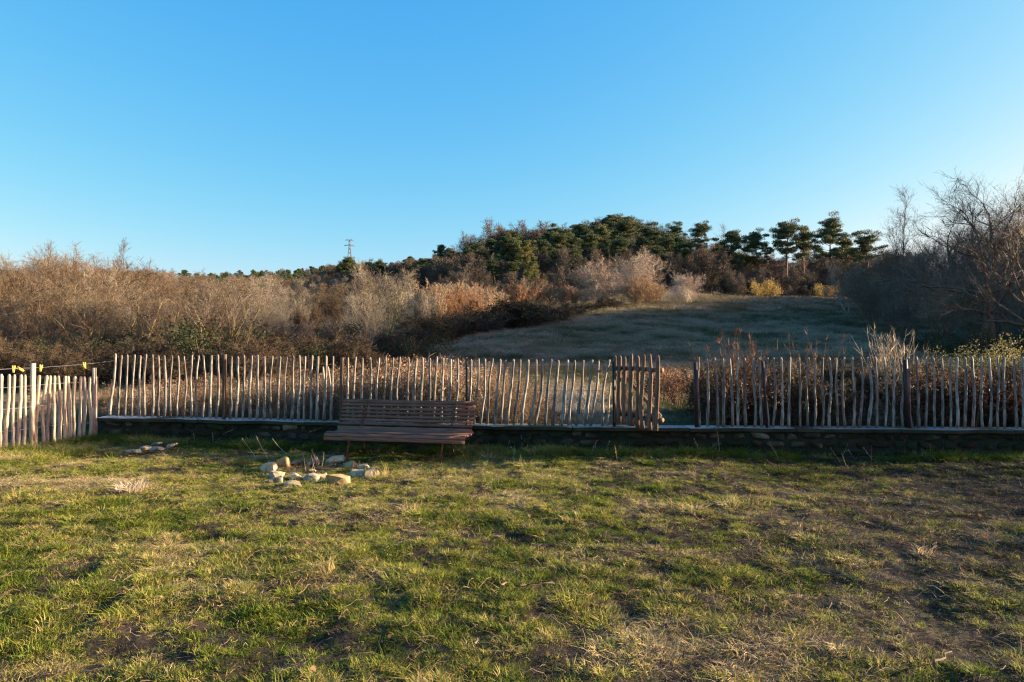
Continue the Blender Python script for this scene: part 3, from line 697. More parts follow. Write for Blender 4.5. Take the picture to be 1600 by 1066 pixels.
def bare_tree(seed, height=6.0, stems=1, spread=.25, trunk_frac=.3, n1=12, n2=8, n3=7, n4=5, r0=.12, ang=.9, up=.05, wander=.12, tw=.011, lean=0.0, tuft=1.0, droop=0.0, l1=.5):
    """returns (trunk MB, crown MB), base at origin, unit metres"""
    r = np.random.default_rng(seed); T, C = MB(), MB(); B, Dd, Ls = [], [], []
    for s_ in range(stems):
        a = r.random() * 6.28; q = spread * (.4 + r.random()) if stems > 1 else lean
        d0 = np.array([math.cos(a) * q, math.sin(a) * q, 1.0]); p0 = np.array([math.cos(a) * .12 * (stems > 1), math.sin(a) * .12 * (stems > 1), -.1])
        Ht = height * (.75 + .3 * r.random()) if stems > 1 else height
        pts, ds = polyline(p0, d0, Ht * .95, 9, wander * .6, .03, r); rad = r0 * (stems ** -.35) * (1 - np.linspace(0, 1, 10) * .85)
        T.tube(pts, rad, 6 if r0 > .08 else 4, cap=False)
        for k in range(n1):
            t = trunk_frac + (1 - trunk_frac) * (k + r.random()) / n1; i = t * 9; i0 = min(int(i), 8); p = pts[i0] + (pts[i0 + 1] - pts[i0]) * (i - i0)
            az = k * 2.4 + r.random(); inc = ang * (.75 + .5 * r.random()) * (1 - .45 * t)
            perp = unit(np.cross(ds[i0], [math.cos(az), math.sin(az), 0.1])); d = ds[i0] * math.cos(inc) + perp * math.sin(inc)
            L = height * l1 * (1 - .62 * t) * (.75 + .5 * r.random())
            b1, e1 = polyline(p, d, L, 6, wander, up - droop, r); rr = max(.012, rad[i0] * .5) * (1 - np.linspace(0, 1, 7) * .8)
            (T if rr[0] > .02 else C).tube(b1, rr, 4 if r0 > .08 else 3, cap=False)
            for j in range(n2):
                u_ = .15 + .85 * (j + r.random()) / n2; ii = u_ * 6; j0 = min(int(ii), 5); pp = b1[j0] + (b1[j0 + 1] - b1[j0]) * (ii - j0)
                d2 = unit(e1[j0] + r.normal(size=3) * .55 + np.array([0, 0, up * 4])); L2 = L * .42 * (1.1 - .5 * u_) * (.7 + .6 * r.random()) + .12 * height * .3
                b2, e2 = polyline(pp, d2, L2, 3, wander * 1.3, up - droop, r)
                C.tube(b2, [max(.007, rr[j0] * .5), .007, .006, .004], 3, cap=False)
                m_ = n3; uu = r.random(m_) * .95 + .05; kk = np.minimum((uu * 3).astype(int), 2); fr = uu * 3 - kk
                bb = b2[kk] + (b2[kk + 1] - b2[kk]) * fr[:, None]
                dd = unit(e2[kk] + r.normal(size=(m_, 3)) * .5 + np.array([0, 0, up * 4 - droop * 4])); LL = L2 * (.35 + .4 * r.random(m_))
                B.append(bb); Dd.append(dd); Ls.append(LL)
    B, Dd, Ls = np.concatenate(B), np.concatenate(Dd), np.concatenate(Ls)
    C.tris(sliver(B, Dd, Ls, tw, r))
    if n4:
        t = r.random((len(B), n4)) * .9 + .1
        b4 = (B[:, None] + Dd[:, None] * (Ls[:, None] * t)[..., None]).reshape(-1, 3)
        d4 = unit(np.repeat(Dd, n4, 0) + r.normal(size=(len(b4), 3)) * .6 + np.array([0, 0, -droop * 5])); L4 = np.repeat(Ls, n4) * (.25 + .35 * r.random(len(b4))) * tuft
        C.tris(sliver(b4, d4, L4, tw * .7, r))
    return T, C, (B, Dd, Ls)
def leaf_quads(c, size, r, up=0.0, w=.35):
    n = len(c); d = rand_dirs(n, r); d[:, 2] += up; d = unit(d); s_ = unit(np.cross(d, rand_dirs(n, r)))
    L = size * (.6 + .8 * r.random(n))[:, None]
    return np.stack([c, c + d * L * .5 + s_ * L * w, c + d * L, c + d * L * .5 - s_ * L * w], 1)
PROTO = {}
hold = bpy.data.collections.new('kinds')
class Kind:
    def __init__(s, name, parts, height, label, cat, group):
        s.name, s.parts, s.h, s.label, s.cat, s.group = name, parts, height, label, cat, group
    def place(s, loc, h, rz=0, label=None, group='', wide=1.0, name=None, cat=None):
        k = h / s.h
        o = empty(name or s.name, loc, label or s.label, cat or s.cat, (s.group if group == '' else group))
        o.rotation_euler = (0, 0, rz); o.scale = (k * wide, k * wide, k)
        for pn, me in s.parts: link(pn, me, o)
        return o
def kind_bare(key, name, mt, mc, label, group, cat='tree', **kw):
    T, C, _ = bare_tree(**kw)
    PROTO[key] = Kind(name, [('trunk', T.mesh('trunk', M[mt])), ('crown', C.mesh('crown', M[mc]))], kw.get('height', 6.0), label, cat, group)
def measure(k):
    mx = 0
    for _, me in k.parts:
        co = np.empty(len(me.vertices) * 3, np.float32); me.vertices.foreach_get('co', co); mx = max(mx, float(np.percentile(co.reshape(-1, 3)[:, 2], 99.7)))
    k.h = mx
# thicket kinds
for k in range(4):
    kind_bare(f'thicket{k}', 'bare_tree', ['bark', 'bark_pale', 'bark_lichen', 'bark_pale'][k], 'twig_brown', 'leafless brown tree in the dense thicket behind the left half of the fence', 'bare trees of the left thicket', seed=10 + k, height=6, stems=4, spread=.3, trunk_frac=.12, n1=13, n2=8, n3=7, n4=5, r0=.10, ang=.75, up=.05, tw=.012)
for k in range(2):
    kind_bare(f'lichen{k}', 'bare_tree', 'bark_lichen', 'twig_brown', '', 'bare trees with yellow lichen', seed=30 + k, height=6, stems=3, spread=.45, trunk_frac=.2, n1=9, n2=6, n3=6, n4=4, r0=.13, ang=1.0, up=.06, wander=.17, tw=.011)
for k in range(3):
    kind_bare(f'coppice{k}', 'bare_tree', 'bark', 'twig_red', 'slender leafless tree in the wood on the hill', 'bare trees of the hill wood', seed=40 + k, height=9, stems=4, spread=.14, trunk_frac=.10, n1=18, n2=7, n3=7, n4=4, r0=.11, ang=.6, up=.05, tw=.028, l1=.34)
for k in range(2):
    kind_bare(f'orange{k}', 'bare_shrub', 'bark', 'twig_orange', 'sunlit orange brown shrub in the row along the upper edge of the field', 'orange brown shrubs along the field edge', 'shrub', seed=50 + k, height=3, stems=14, spread=.22, trunk_frac=.1, n1=8, n2=4, n3=6, n4=4, r0=.035, ang=.35, up=.09, tw=.016, l1=.42)
kind_bare('pale0', 'bare_shrub', 'bark_pale', 'twig_pale', '', None, 'shrub', seed=60, height=7, stems=9, spread=.45, trunk_frac=.1, n1=12, n2=7, n3=7, n4=4, r0=.08, ang=.8, up=.0, tw=.02, l1=.5)
kind_bare('upright0', 'bare_shrub', 'bark', 'twig_brown', '', None, 'shrub', seed=62, height=4, stems=12, spread=.3, trunk_frac=.08, n1=10, n2=6, n3=6, n4=4, r0=.04, ang=.3, up=.14, wander=.05, tw=.010, l1=.45)
kind_bare('wispy0', 'slender_tree', 'bark', 'twig_brown', '', None, 'tree', seed=64, height=9, stems=2, spread=.08, trunk_frac=.25, n1=14, n2=7, n3=6, n4=3, r0=.08, ang=.5, up=.07, tw=.008, l1=.28)
kind_bare('dark0', 'bare_tree', 'bark', 'twig_red', 'leafless dark tree in the shaded wood on the right', 'dark bare trees right of the field', seed=70, height=7, stems=4, spread=.25, trunk_frac=.1, n1=13, n2=8, n3=7, n4=5, r0=.11, ang=.7, up=.04, tw=.011)
kind_bare('dark1', 'bare_tree', 'bark', 'twig_brown', 'leafless dark tree in the shaded wood on the right', 'dark bare trees right of the field', seed=71, height=7, stems=3, spread=.3, trunk_frac=.12, n1=13, n2=8, n3=7, n4=5, r0=.12, ang=.85, up=.03, wander=.16, tw=.011)
# pines
def pine(seed, height=12, crown_from=.45, width=.26, dense=1.0, mat='needle', flat=.5, round_=False):
    r = np.random.default_rng(seed); T, C = MB(), MB()
    pts, ds = polyline(np.array([0, 0, -.2]), np.array([r.normal() * .04, r.normal() * .04, 1.]), height * .95, 8, .035, .02, r)
    T.tube(pts, height * .018 * (1 - np.linspace(0, 1, 9) * .8), 6, cap=False)
    nb = int(22 * dense)
    for k in range(nb):
        t = crown_from + (1 - crown_from) * ((k + r.random()) / nb) ** .9; i = t * 8; i0 = min(int(i), 7); p = pts[i0] + (pts[i0 + 1] - pts[i0]) * (i - i0)
        tt = (t - crown_from) / (1 - crown_from); prof = (math.sin(math.pi * min(1, .22 + .78 * tt)) ** .6 if round_ else math.sin(math.pi * min(1, .30 + .62 * tt)) ** .7 * (.75 + .35 * math.sin(tt * 7 + seed)))
        az = k * 2.4 + r.random() * .8; L = height * width * max(.15, prof) * (.35 + .9 * r.random())
        d = np.array([math.cos(az), math.sin(az), .15 + .5 * tt]); b1, _ = polyline(p, d, L, 4, .12, .04, r)
        T.tube(b1, np.linspace(.05, .015, 5) * height / 12, 3, cap=False)
        for q in range(5):
            c = b1[-1 - (q % 3)] + r.normal(size=3) * np.array([.5, .5, .28]) * height / 12; cr = height * (.028 + .042 * r.random())
            n = int(190 * dense); v = rand_dirs(n, r) * (r.random(n) ** .4)[:, None] * cr; v[:, 2] *= flat
            C.tris(leaf_quads(c + v + [0, 0, cr * .3], height * .019, r, .9, .13))
    n = 200; v = rand_dirs(n, r) * height * .07; C.tris(leaf_quads(pts[-1] + v * [1, 1, .8] + [0, 0, .1], height * .018, r, .9, .13))
    return T, C
def kind_pine(key, mt='needle', **kw):
    T, C = pine(mat=mt, **kw); PROTO[key] = Kind('pine_tree', [('trunk', T.mesh('trunk', M['bark_pine'])), ('crown', C.mesh('crown', M[mt]))], kw.get('height', 12), 'dark green pine in the wood on the hill', 'tree', 'pines in the wood on the hill')
kind_pine('pine0', seed=80, crown_from=.62, width=.20, dense=1.0); kind_pine('pine1', seed=81, crown_from=.5, width=.21, dense=1.1)
kind_pine('pine2', seed=82, crown_from=.6, width=.17, dense=.9); kind_pine('pine3', seed=83, crown_from=.3, width=.27, dense=1.3, round_=True, flat=.6)
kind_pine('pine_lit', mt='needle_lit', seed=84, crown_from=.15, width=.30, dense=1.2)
# leafy bushes
def leafy(seed, height, mat, n=2600, wid=1.0, size=.06, stem='bark', name='leafy_bush'):
    r = np.random.default_rng(seed); T, C = MB(), MB(); cs = []
    for k in range(14):
        a = r.random() * 6.28; q = wid * height * .5 * math.sqrt(r.random()); top = np.array([math.cos(a) * q, math.sin(a) * q, height * (.45 + .45 * r.random()) * (1 - .3 * q / (wid * height * .5))])
        T.tube([(top[0] * .2, top[1] * .2, -.1), tuple(top * [.7, .7, .55]), tuple(top)], [.02, .012, .006], 3, cap=False)
        for j in range(4): cs.append(top * (.55 + .45 * r.random()) + r.normal(size=3) * height * .08)
    cs = np.array(cs); i = r.integers(0, len(cs), n)
    p = cs[i] + rand_dirs(n, r) * (r.random(n) ** .5)[:, None] * height * .17; p[:, 2] = np.abs(p[:, 2])
    C.tris(leaf_quads(p, size, r)); return T, C
def kind_leafy(key, mat, label, group, name='leafy_bush', cat='bush', **kw):
    T, C = leafy(mat=mat, **kw); PROTO[key] = Kind(name, [('stems', T.mesh('stems', M['bark'])), ('foliage', C.mesh('foliage', M[mat]))], kw['height'], label, cat, group)
kind_leafy('ivybush', 'ivy', '', None, seed=90, height=2.0, size=.05, n=4200, wid=1.3)
kind_leafy('palebush', 'ivy_pale', '', None, seed=91, height=1.6, size=.045, n=2400, wid=1.1)
kind_leafy('goldbush', 'leaf_gold', '', None, seed=92, height=3.0, size=.10, n=3600, wid=1.3)
kind_leafy('brownbush', 'leaf_brown', '', None, seed=93, height=1.0, size=.035, n=3000, wid=1.4, name='bramble')
kind_bare('under0', 'undergrowth_shrub', 'bark', 'twig_shade', '', None, 'shrub', seed=95, height=1.8, stems=12, spread=.8, trunk_frac=.05, n1=8, n2=7, n3=7, n4=4, r0=.02, ang=.9, up=.0, wander=.2, tw=.009, droop=.06, l1=.55)
kind_bare('under1', 'undergrowth_shrub', 'bark', 'twig_shade', '', None, 'shrub', seed=96, height=1.6, stems=12, spread=.9, trunk_frac=.05, n1=8, n2=7, n3=7, n4=4, r0=.02, ang=.9, up=.0, wander=.2, tw=.008, droop=.06, l1=.55)
for k in PROTO.values(): measure(k)

def put(key, px, D, ytop_, label=None, group='', rz=None, wide=1.0, dh=0.0, name=None, cat=None):
    x_ = (px - 800) / F * D; z = float(ground_z(x_, D)); top = EYE - (ytop_ - HOR) / F * D
    h = max(.8, top - z + dh)
    return PROTO[key].place((x_, D, z), h, rng.random() * 6.28 if rz is None else rz, label, group, wide, name, cat)

def zone(p, D, where):
    if where == 'left':
        kind = 'leafless brown tree in front of the thicket' if D < 37 else 'leafless brown tree deep in the thicket'
        spot = [(60, 'above the left stake fence'), (180, 'above the fence corner'), (300, 'by the yellow lichen trunks'), (440, 'left of the broom shrub'), (560, 'below the distant pylon'), (9999, 'behind the bench')]
    elif where == 'hill':
        kind = 'slender leafless tree in front of the hill wood' if D < 90 else 'slender leafless tree deep in the hill wood'
        spot = [(760, 'on the left foot of the hill'), (860, 'around the bright green pine'), (1030, 'below the main pine group'), (1160, 'near the round dark pine'), (1270, 'behind the golden bush'), (9999, 'right of the tallest pine')]
    else:
        kind = 'leafless dark tree in front of the right wood' if D < 44 else 'leafless dark tree deep in the right wood'
        spot = [(1440, 'along the right edge of the field'), (1540, 'behind the big bare tree'), (9999, 'at the right border of the picture')]
    for lim, t in spot:
        if p < lim: return kind + ' ' + t

# ---------------------------------------------------------------- left thicket
sky1 = lambda p: np.interp(p, [-200, 0, 60, 120, 200, 280, 330, 400, 450, 500, 555, 600, 640, 700, 760], [418, 412, 407, 405, 416, 448, 452, 440, 450, 460, 452, 405, 426, 450, 460])
cnt = 0
for D0, D1, n, off in ((25, 30, 15, 34), (30, 36, 17, 16), (37, 46, 20, 2), (47, 58, 22, 0)):
    for k in range(n):
        p = -130 + (k + rng.random()) * (720 / n) + (30 if D0 > 35 else 0); D = D0 + rng.random() * (D1 - D0)
        if D0 < 30 and p > 520: continue
        put(f'thicket{rng.integers(4)}', p, D, float(sky1(p)) + off + rng.normal() * 11, wide=.95 + .35 * rng.random(), label=zone(p, D, 'left'))
for p, D, yt_, lab in ((92, 33, 376, 'tall wispy bare tree rising highest at the far left of the thicket'), (180, 35, 372, 'tall wispy bare tree rising above the thicket over the fence corner')):
    put('wispy0', p, D, yt_, lab, None, wide=1.25)
for p, D, yt_, k, lab in ((108, 24.5, 440, 0, 'bare tree with twisting pale limbs behind the left stake fence'), (172, 25.5, 428, 1, 'bare tree with long leaning limbs above the fence corner'), (252, 24, 452, 0, 'bare tree with a bright yellow lichen covered trunk'),
        (228, 26, 448, 1, 'bare yellow limbed tree just left of the brightest lichen trunk'), (352, 25, 430, 1, 'wide bare tree with forked yellow limbs above the steel post'), (318, 26, 440, 0, 'bare tree with grey yellow limbs in the middle of the left thicket')):
    put(f'lichen{k}', p, D, yt_, lab, 'bare trees with yellow lichen', wide=1.15)
put('upright0', 478, 29, 475, 'dense upright brown shrub like a broom behind the fence', None)
put('upright0', 660, 40, 455, 'upright bare shrub at the right end of the left thicket', None)
# undergrowth at the foot of the thicket
for k in range(64):
    p = -120 + (k + rng.random()) * 12.2; D = [17, 20, 23, 25][k % 4] + rng.random() * 2.5 + (4 if p > 480 else 0)
    if p > 650: continue
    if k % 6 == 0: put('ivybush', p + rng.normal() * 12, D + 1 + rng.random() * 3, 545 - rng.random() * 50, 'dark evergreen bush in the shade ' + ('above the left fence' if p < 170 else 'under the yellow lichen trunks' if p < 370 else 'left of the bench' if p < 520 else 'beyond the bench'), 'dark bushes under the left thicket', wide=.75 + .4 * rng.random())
    else: put(f'under{k % 2}', p, D, 556 - rng.random() * 46, 'tangled undergrowth shrub darkened by painted shade ' + ('behind the pale left fence' if p < 140 else 'behind the left end of the long fence' if p < 350 else 'behind the stakes left of the bench' if p < 520 else 'beyond the bench'), 'undergrowth shrubs below the left thicket', wide=.9 + .4 * rng.random())
# ---------------------------------------------------------------- shrub row along the field's upper edge
row = [(690, 46, 452), (715, 48, 448), (738, 50, 452), (760, 52, 446), (782, 54, 455), (805, 56, 440), (822, 57, 437), (842, 58, 433), (862, 60, 447), (880, 61, 446), (898, 62, 449), (914, 62, 452), (676, 44, 440), (735, 56, 440), (770, 58, 446), (850, 64, 438), (890, 66, 446), (705, 52, 440)]
for i, (p, D, yt_) in enumerate(row): put(f'orange{i % 2}', p, D, yt_, wide=1.25, label='sunlit orange brown shrub ' + ('at the left end of the row above the field' if p < 730 else 'in the middle of the row above the field' if p < 840 else 'beside the pale silvery bushes above the field'))
for i in range(22):
    t = (i + rng.random()) / 22; p = 640 + 330 * t; D = 36 + 22 * t - 2 + rng.random() * 3
    put(f'under{i % 2}', p, D, float(np.interp(p, [640, 760, 920, 980], [514, 484, 474, 466])) + rng.normal() * 9, 'low bramble darkened by painted shade on the shaded bank ' + ('above the bench' if p < 740 else 'under the orange shrubs' if p < 860 else 'beside the pale silvery bushes'), 'brambles on the shaded bank', wide=1.9)
put('ivybush', 805, 46, 470, 'dark green bush on the shaded bank below the orange shrubs', None, wide=1.2)
put('pale0', 940, 59, 408, 'pale silvery leafless bush, left of the pair at the top of the field', None, wide=1.1)
put('pale0', 990, 61, 390, 'tallest pale silvery leafless bush at the top of the field', None, wide=1.0, rz=2)
for p, D, yt_ in ((992, 59, 436), (1008, 60, 432), (1022, 61, 444)): put('orange1', p, D, yt_, 'orange brown shrub growing at the foot of the pale silvery bushes', 'orange shrubs under the pale bushes', wide=1.7)
put('pale0', 1072, 72, 424, 'small pale tangled bush behind the straw coloured mound', None)
# straw mound: arching dead grass
def mound(n, rad, h, seed, wid=.006, mat='stalk'):
    mb = MB(); r = np.random.default_rng(seed); a = r.random(n) * 6.28; out = np.stack([np.cos(a), np.sin(a), np.zeros(n)], 1)
    ll = .45 + .65 * r.random(n); sd_ = np.cross(out, [0, 0, 1.]); R_ = []; ph0 = r.random(n) * .9; ph1 = ph0 + .5 + r.random(n) * .6; tw_ = r.normal(size=n) * .5
    for t in np.linspace(0, 1, 6):
        ph = np.minimum(ph0 + (ph1 - ph0) * t, 1.62); o2 = out * np.cos(tw_ * t)[:, None] + sd_ * np.sin(tw_ * t)[:, None]
        c = o2 * (rad * ll * np.sin(ph))[:, None] + np.array([0, 0, 1.]) * (h * ll * np.cos(ph))[:, None]
        ww = wid * (1 - .8 * t); R_.append(np.stack([c - sd_ * ww / 2, c + sd_ * ww / 2], 1))
    mb.strips(np.stack(R_, 1)); return mb.mesh('grass_mound', M[mat])
x_ = (1060 - 800) / F * 66; tag(link('grass_mound', mound(520, 1.7, 1.7, 3, .035), None, (x_, 66, float(ground_z(x_, 66)))), 'rounded straw coloured grass mound right of the pale silvery bushes', 'grass mound')
for p, D, yt_ in ((1325, 55, 408), (1350, 57, 398), (1378, 52, 396), (1400, 56, 388), (1425, 54, 384)): put(f'thicket{p % 4}', p, D, yt_, 'sunlit brown leafless shrub at the upper right corner of the field', 'sunlit shrubs at the upper right corner of the field', wide=1.0)
put('goldbush', 1197, 80, 434, 'golden yellow bush at the far edge of the field', None, wide=.95)
put('goldbush', 1290, 84, 440, 'dull yellow bush at the foot of the tall pine', None, wide=.9)

# ---------------------------------------------------------------- wood on the hill
hill = lambda p: np.interp(p, [600, 650, 690, 720, 800, 860, 900, 1000, 1100, 1200, 1350, 1450], [425, 410, 392, 374, 385, 366, 372, 374, 382, 396, 398, 384])
for D0, D1, n, off in ((72, 84, 40, 44), (86, 98, 50, 22), (100, 118, 50, 8)):
    for k in range(n):
        p = 640 + (k + rng.random()) * (800 / n); D = D0 + rng.random() * (D1 - D0)
        if D0 < 80 and 1010 < p < 1440: D = D + 9
        
        put(f'coppice{rng.integers(3)}', p, D, float(hill(p)) + off + rng.normal() * 6, wide=1.25, label=zone(p, D, 'hill'))
spec = [(1300, 98, 333, 1, 'tall broad pine standing out on the skyline right of centre', 1.05), (1228, 102, 343, 0, 'tall flat topped pine left of the tallest skyline pine', 1.1), (1190, 104, 358, 1, 'lower pine with a ragged crown on the open skyline', 1.1),
 (1256, 103, 352, 2, 'thin small pine between the two tallest skyline pines', 1.0), (1139, 106, 362, 3, 'round dense dark pine standing between bare trees', 1.25), (1092, 112, 346, 0, 'pointed pine to the right of the main pine group', .9), (1049, 116, 346, 2, 'narrow pine at the right shoulder of the hilltop group', 1.0),
 (1362, 92, 358, 2, 'small pine just right of the tallest skyline pine', 1.2), (1332, 100, 368, 1, 'short pine tucked against the tallest skyline pine', 1.0), (692, 118, 383, 3, 'dark round pine alone at the left foot of the wooded hill', 1.0), (832, 80, 376, -1, 'bright green pine with sunlight in its colour, in front of the dark wooded hill', .95), (788, 96, 366, 3, 'dark pine directly left of the bright green pine', 1.1)]
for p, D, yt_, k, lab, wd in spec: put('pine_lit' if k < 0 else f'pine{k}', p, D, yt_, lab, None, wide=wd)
for i, (p, D, yt_) in enumerate([(965, 134, 333), (945, 136, 341), (985, 132, 338), (1003, 130, 344), (925, 136, 345), (908, 134, 350), (892, 132, 354), (1022, 126, 352), (958, 118, 356), (1010, 112, 370), (1040, 108, 374), (980, 108, 372), (930, 116, 372), (770, 112, 374), (812, 110, 362), (858, 100, 398), (800, 84, 410), (765, 88, 420), (1060, 108, 366), (880, 122, 362), (745, 126, 384), (1030, 96, 385), (720, 108, 396), (780, 92, 398), (840, 96, 392), (878, 104, 380), (905, 108, 376), (950, 100, 385), (1000, 98, 390), (1075, 98, 388), (990, 92, 402), (760, 100, 390), (868, 96, 366), (886, 100, 360), (925, 98, 362), (942, 104, 352), (962, 96, 372), (1018, 104, 358), (1035, 100, 366), (905, 92, 386), (972, 110, 346), (850, 92, 376), (815, 86, 392), (775, 84, 404), (705, 100, 402), (728, 100, 386), (748, 104, 378), (790, 98, 376), (805, 96, 370), (842, 100, 380), (870, 112, 352), (915, 112, 346), (938, 110, 350), (975, 120, 340), (1012, 116, 350), (1040, 112, 358), (1065, 104, 376), (855, 108, 362), (895, 100, 372), (1000, 104, 372)]):
    put(f'pine{(i * 3) % 4}', p, D, yt_, wide=1.3, label='dark green pine ' + ('on the left flank of the wooded hill' if p < 820 else 'in the main group on the hilltop' if yt_ < 358 else ('below the hilltop group on its left' if p < 910 else 'directly below the hilltop group' if p < 990 else 'below the hilltop group on its right')))
# wispy pale trees against the sky
for p, D, yt_, lab in ((718, 122, 360, 'wispy pale bare tree on the skyline at the left end of the hill'), (1408, 48, 292, 'slender pale birch like tree rising left of the big bare tree'), (1125, 110, 350, 'thin bare tree behind the round dense dark pine')):
    put('wispy0', p, D, yt_, lab, None, wide=1.2)

# ---------------------------------------------------------------- right wood
rt = lambda p: np.interp(p, [1300, 1340, 1380, 1420, 1460, 1520, 1600, 2400], [430, 412, 400, 390, 374, 360, 348, 340])
for D0, D1, n, off in ((30, 36, 8, 50), (37, 46, 11, 18), (48, 62, 14, 0)):
    for k in range(n):
        p = 1345 + (k + rng.random()) * (520 / n) - (20 if D0 > 40 else 0); D = D0 + rng.random() * (D1 - D0)
        if D0 < 36 and p < 1390: continue
        put(f'dark{k % 2}', p, D, float(rt(p)) + off + rng.normal() * 8, wide=1.05, label=zone(p, D, 'right'))
T, C, _ = bare_tree(seed=402, height=8.0, stems=2, spread=.32, trunk_frac=.28, n1=11, n2=9, n3=8, n4=4, r0=.26, ang=1.15, up=.035, wander=.22, tw=.010, l1=.62)
PROTO['big'] = Kind('bare_tree', [('trunk', T.mesh('trunk', M['bark'])), ('crown', C.mesh('crown', M['twig_red']))], 8, '', 'tree', None); measure(PROTO['big'])
put('big', 1478, 38, 322, 'smaller crooked bare tree left of the big bare tree at the right', None, rz=4.0, wide=1.1)
put('big', 1545, 27, 270, 'big crooked bare tree with arching limbs at the right edge', None, rz=2.2, wide=1.05)
put('big', 1625, 24, 285, 'bare tree with ivy at its foot cut off by the right edge of the picture', None, rz=.4, wide=.9)
for p, D, yt_, lab in ((1550, 17.5, 520, 'green leaved bush tangled behind the fence at the right'), (1498, 17, 544, 'low pale green bramble left of the green leaved bush at the right'), (1595, 16.5, 542, 'green bush at the right edge behind the fence')):
    put('palebush', p, D, yt_, lab, None, wide=1.0)
for k in range(8): put('ivybush', 1430 + k * 32 + rng.random() * 25, 24 + rng.random() * 4, 545 - rng.random() * 38, 'dark evergreen bush under the right hand wood', 'dark bushes under the right hand wood', wide=1.1)
# trees beyond the right edge of the picture; their shade lies over the field and the right of the lawn
OFFWOOD = True
for i, (x_, y_, h) in enumerate([(20, 9.6, 4.4), (19, 4.2, 4.3), (17, 10.4, 3.6), (16.5, 7, 3.4), (21, 7.5, 4.4), (17, 2.6, 3.9), (18.5, 12, 3.6)]):
    PROTO[f'dark{i % 2}'].place((x_, y_, -.05), h, rng.random() * 6, 'leafless tree beside the lawn beyond the right edge', 'trees beside the lawn', 1.2)

# ---------------------------------------------------------------- far hills: woods that read as a mass
def wood(name, keys, n, prange, drange, label, hrange, seed):
    r = np.random.default_rng(seed); mes = []
    for k in keys:
        T = PROTO[k]; mes.append(T.parts[0][1]); mes.append(T.parts[1][1])
    p = prange[0] + r.random(n) * (prange[1] - prange[0]); D = drange[0] + (drange[1] - drange[0]) * r.random(n) ** 1.0
    x_ = (p - 800) / F * D; z = ground_z(x_, D); ki = r.integers(0, len(keys), n); h = hrange[0] + r.random(n) * (hrange[1] - hrange[0])
    if name == 'hill_wood': h = h * np.interp(p, [1040, 1100], [1, .85])
    if name == 'far_wood': h = np.interp(D, [60, 140, 220], [2.6, 3.6, 6.0]) * (.8 + .4 * r.random(n))
    hh = np.array([PROTO[k].h for k in keys])[ki]; rz = r.random(n) * 6.28
    P = np.stack([x_, D, z], 1); s_ = (h / hh)[:, None] * np.array([1.25, 1.25, 1])
    P2 = np.repeat(P, 2, 0); s2 = np.repeat(s_, 2, 0); rot = np.repeat(np.stack([rz * 0, rz * 0, rz], 1), 2, 0)
    idx = np.repeat(ki * 2, 2) + np.tile([0, 1], n)
    return scatter(name, mes, P2, rot, s2, idx, np.repeat(r.random(n), 2), label, 'wood')
r = np.random.default_rng(5); n = 270; y_ = 24 + r.random(n) * 57; x_ = np.where(y_ > 58, .62, .80) * y_ + 5 + r.random(n) * 34
hh = np.where(y_ < 32, 4.6, np.where(x_ < .8 * y_ + 4, 8.0, 12.5)) * (.85 + .3 * r.random(n)); ki = r.integers(0, 2, n); rz = r.random(n) * 6.28
mes = [m_ for k in ('dark0', 'dark1') for _, m_ in PROTO[k].parts]; s_ = (hh / np.array([PROTO['dark0'].h, PROTO['dark1'].h])[ki])[:, None] * np.array([1.2, 1.2, 1])
scatter('wood_beyond', mes, np.repeat(np.stack([x_, y_, ground_z(x_, y_)], 1), 2, 0), np.repeat(np.stack([rz * 0, rz * 0, rz], 1), 2, 0), np.repeat(s_, 2, 0), np.repeat(ki * 2, 2) + np.tile([0, 1], n), np.repeat(rz, 2) / 7,
        'leafless wood continuing beyond the right edge of the field', 'wood')
wood('hill_wood', ['coppice0', 'coppice1', 'coppice2'], 100, (740, 1440), (118, 150), 'back of the leafless wood on the crest of the hill', (7, 9.5), 6)
wood('far_wood', ['thicket0', 'thicket1', 'thicket2', 'coppice0'], 650, (-250, 640), (62, 330), 'brown leafless wood covering the hillside behind the left thicket', (5, 8), 1)
wood('far_conifers', ['pine0', 'pine1', 'pine3', 'coppice1'], 520, (330, 760), (300, 690), 'distant dark wood with conifers on the hill below the pylon', (6, 9), 2)
wood('far_ridge', ['pine3', 'pine1', 'coppice0', 'coppice1'], 190, (500, 735), (190, 300), 'dark mixed wood on the ridge joining the wooded hill', (7.5, 11), 9)
wood('far_evergreens', ['pine3', 'pine1'], 40, (290, 420), (190, 300), 'dark evergreens on the brown hillside left of the pylon', (4, 7), 3)

# ---------------------------------------------------------------- pylon
PD = 640; x_ = (546 - 800) / F * PD; zt = EYE + (HOR - 374) / F * PD; zb = float(ground_z(x_, PD)); PH = zt - zb
py_ = empty('pylon', (x_, PD, zb), 'distant lattice electricity pylon on the far hill skyline', 'pylon'); py_.rotation_euler = (0, 0, .35)
mb = MB(); W0, W1 = PH * .10, PH * .018; lv = np.linspace(0, 1, 9)
def cw(t): return W0 + (W1 - W0) * min(1, t / .75) if t < .75 else W1
for sx in (-1, 1):
    for sy in (-1, 1): mb.tube([(sx * cw(t), sy * cw(t), t * PH) for t in lv], .19, 4, cap=False)
for a, c in zip(lv[:-1], lv[1:]):
    for s_ in (-1, 1):
        for (q, w2) in ((0, 1), (1, 0)):
            A = (-cw(a) if q else -cw(c), s_ * cw(a), (a if q else c) * PH); B_ = (cw(c) if q else cw(a), s_ * cw(c), (c if q else a) * PH); mb.tube([A, B_], .11, 3, cap=False)
            A = (s_ * cw(a), -cw(a) if q else -cw(c), (a if q else c) * PH); B_ = (s_ * cw(c), cw(c) if q else cw(a), (c if q else a) * PH); mb.tube([A, B_], .11, 3, cap=False)
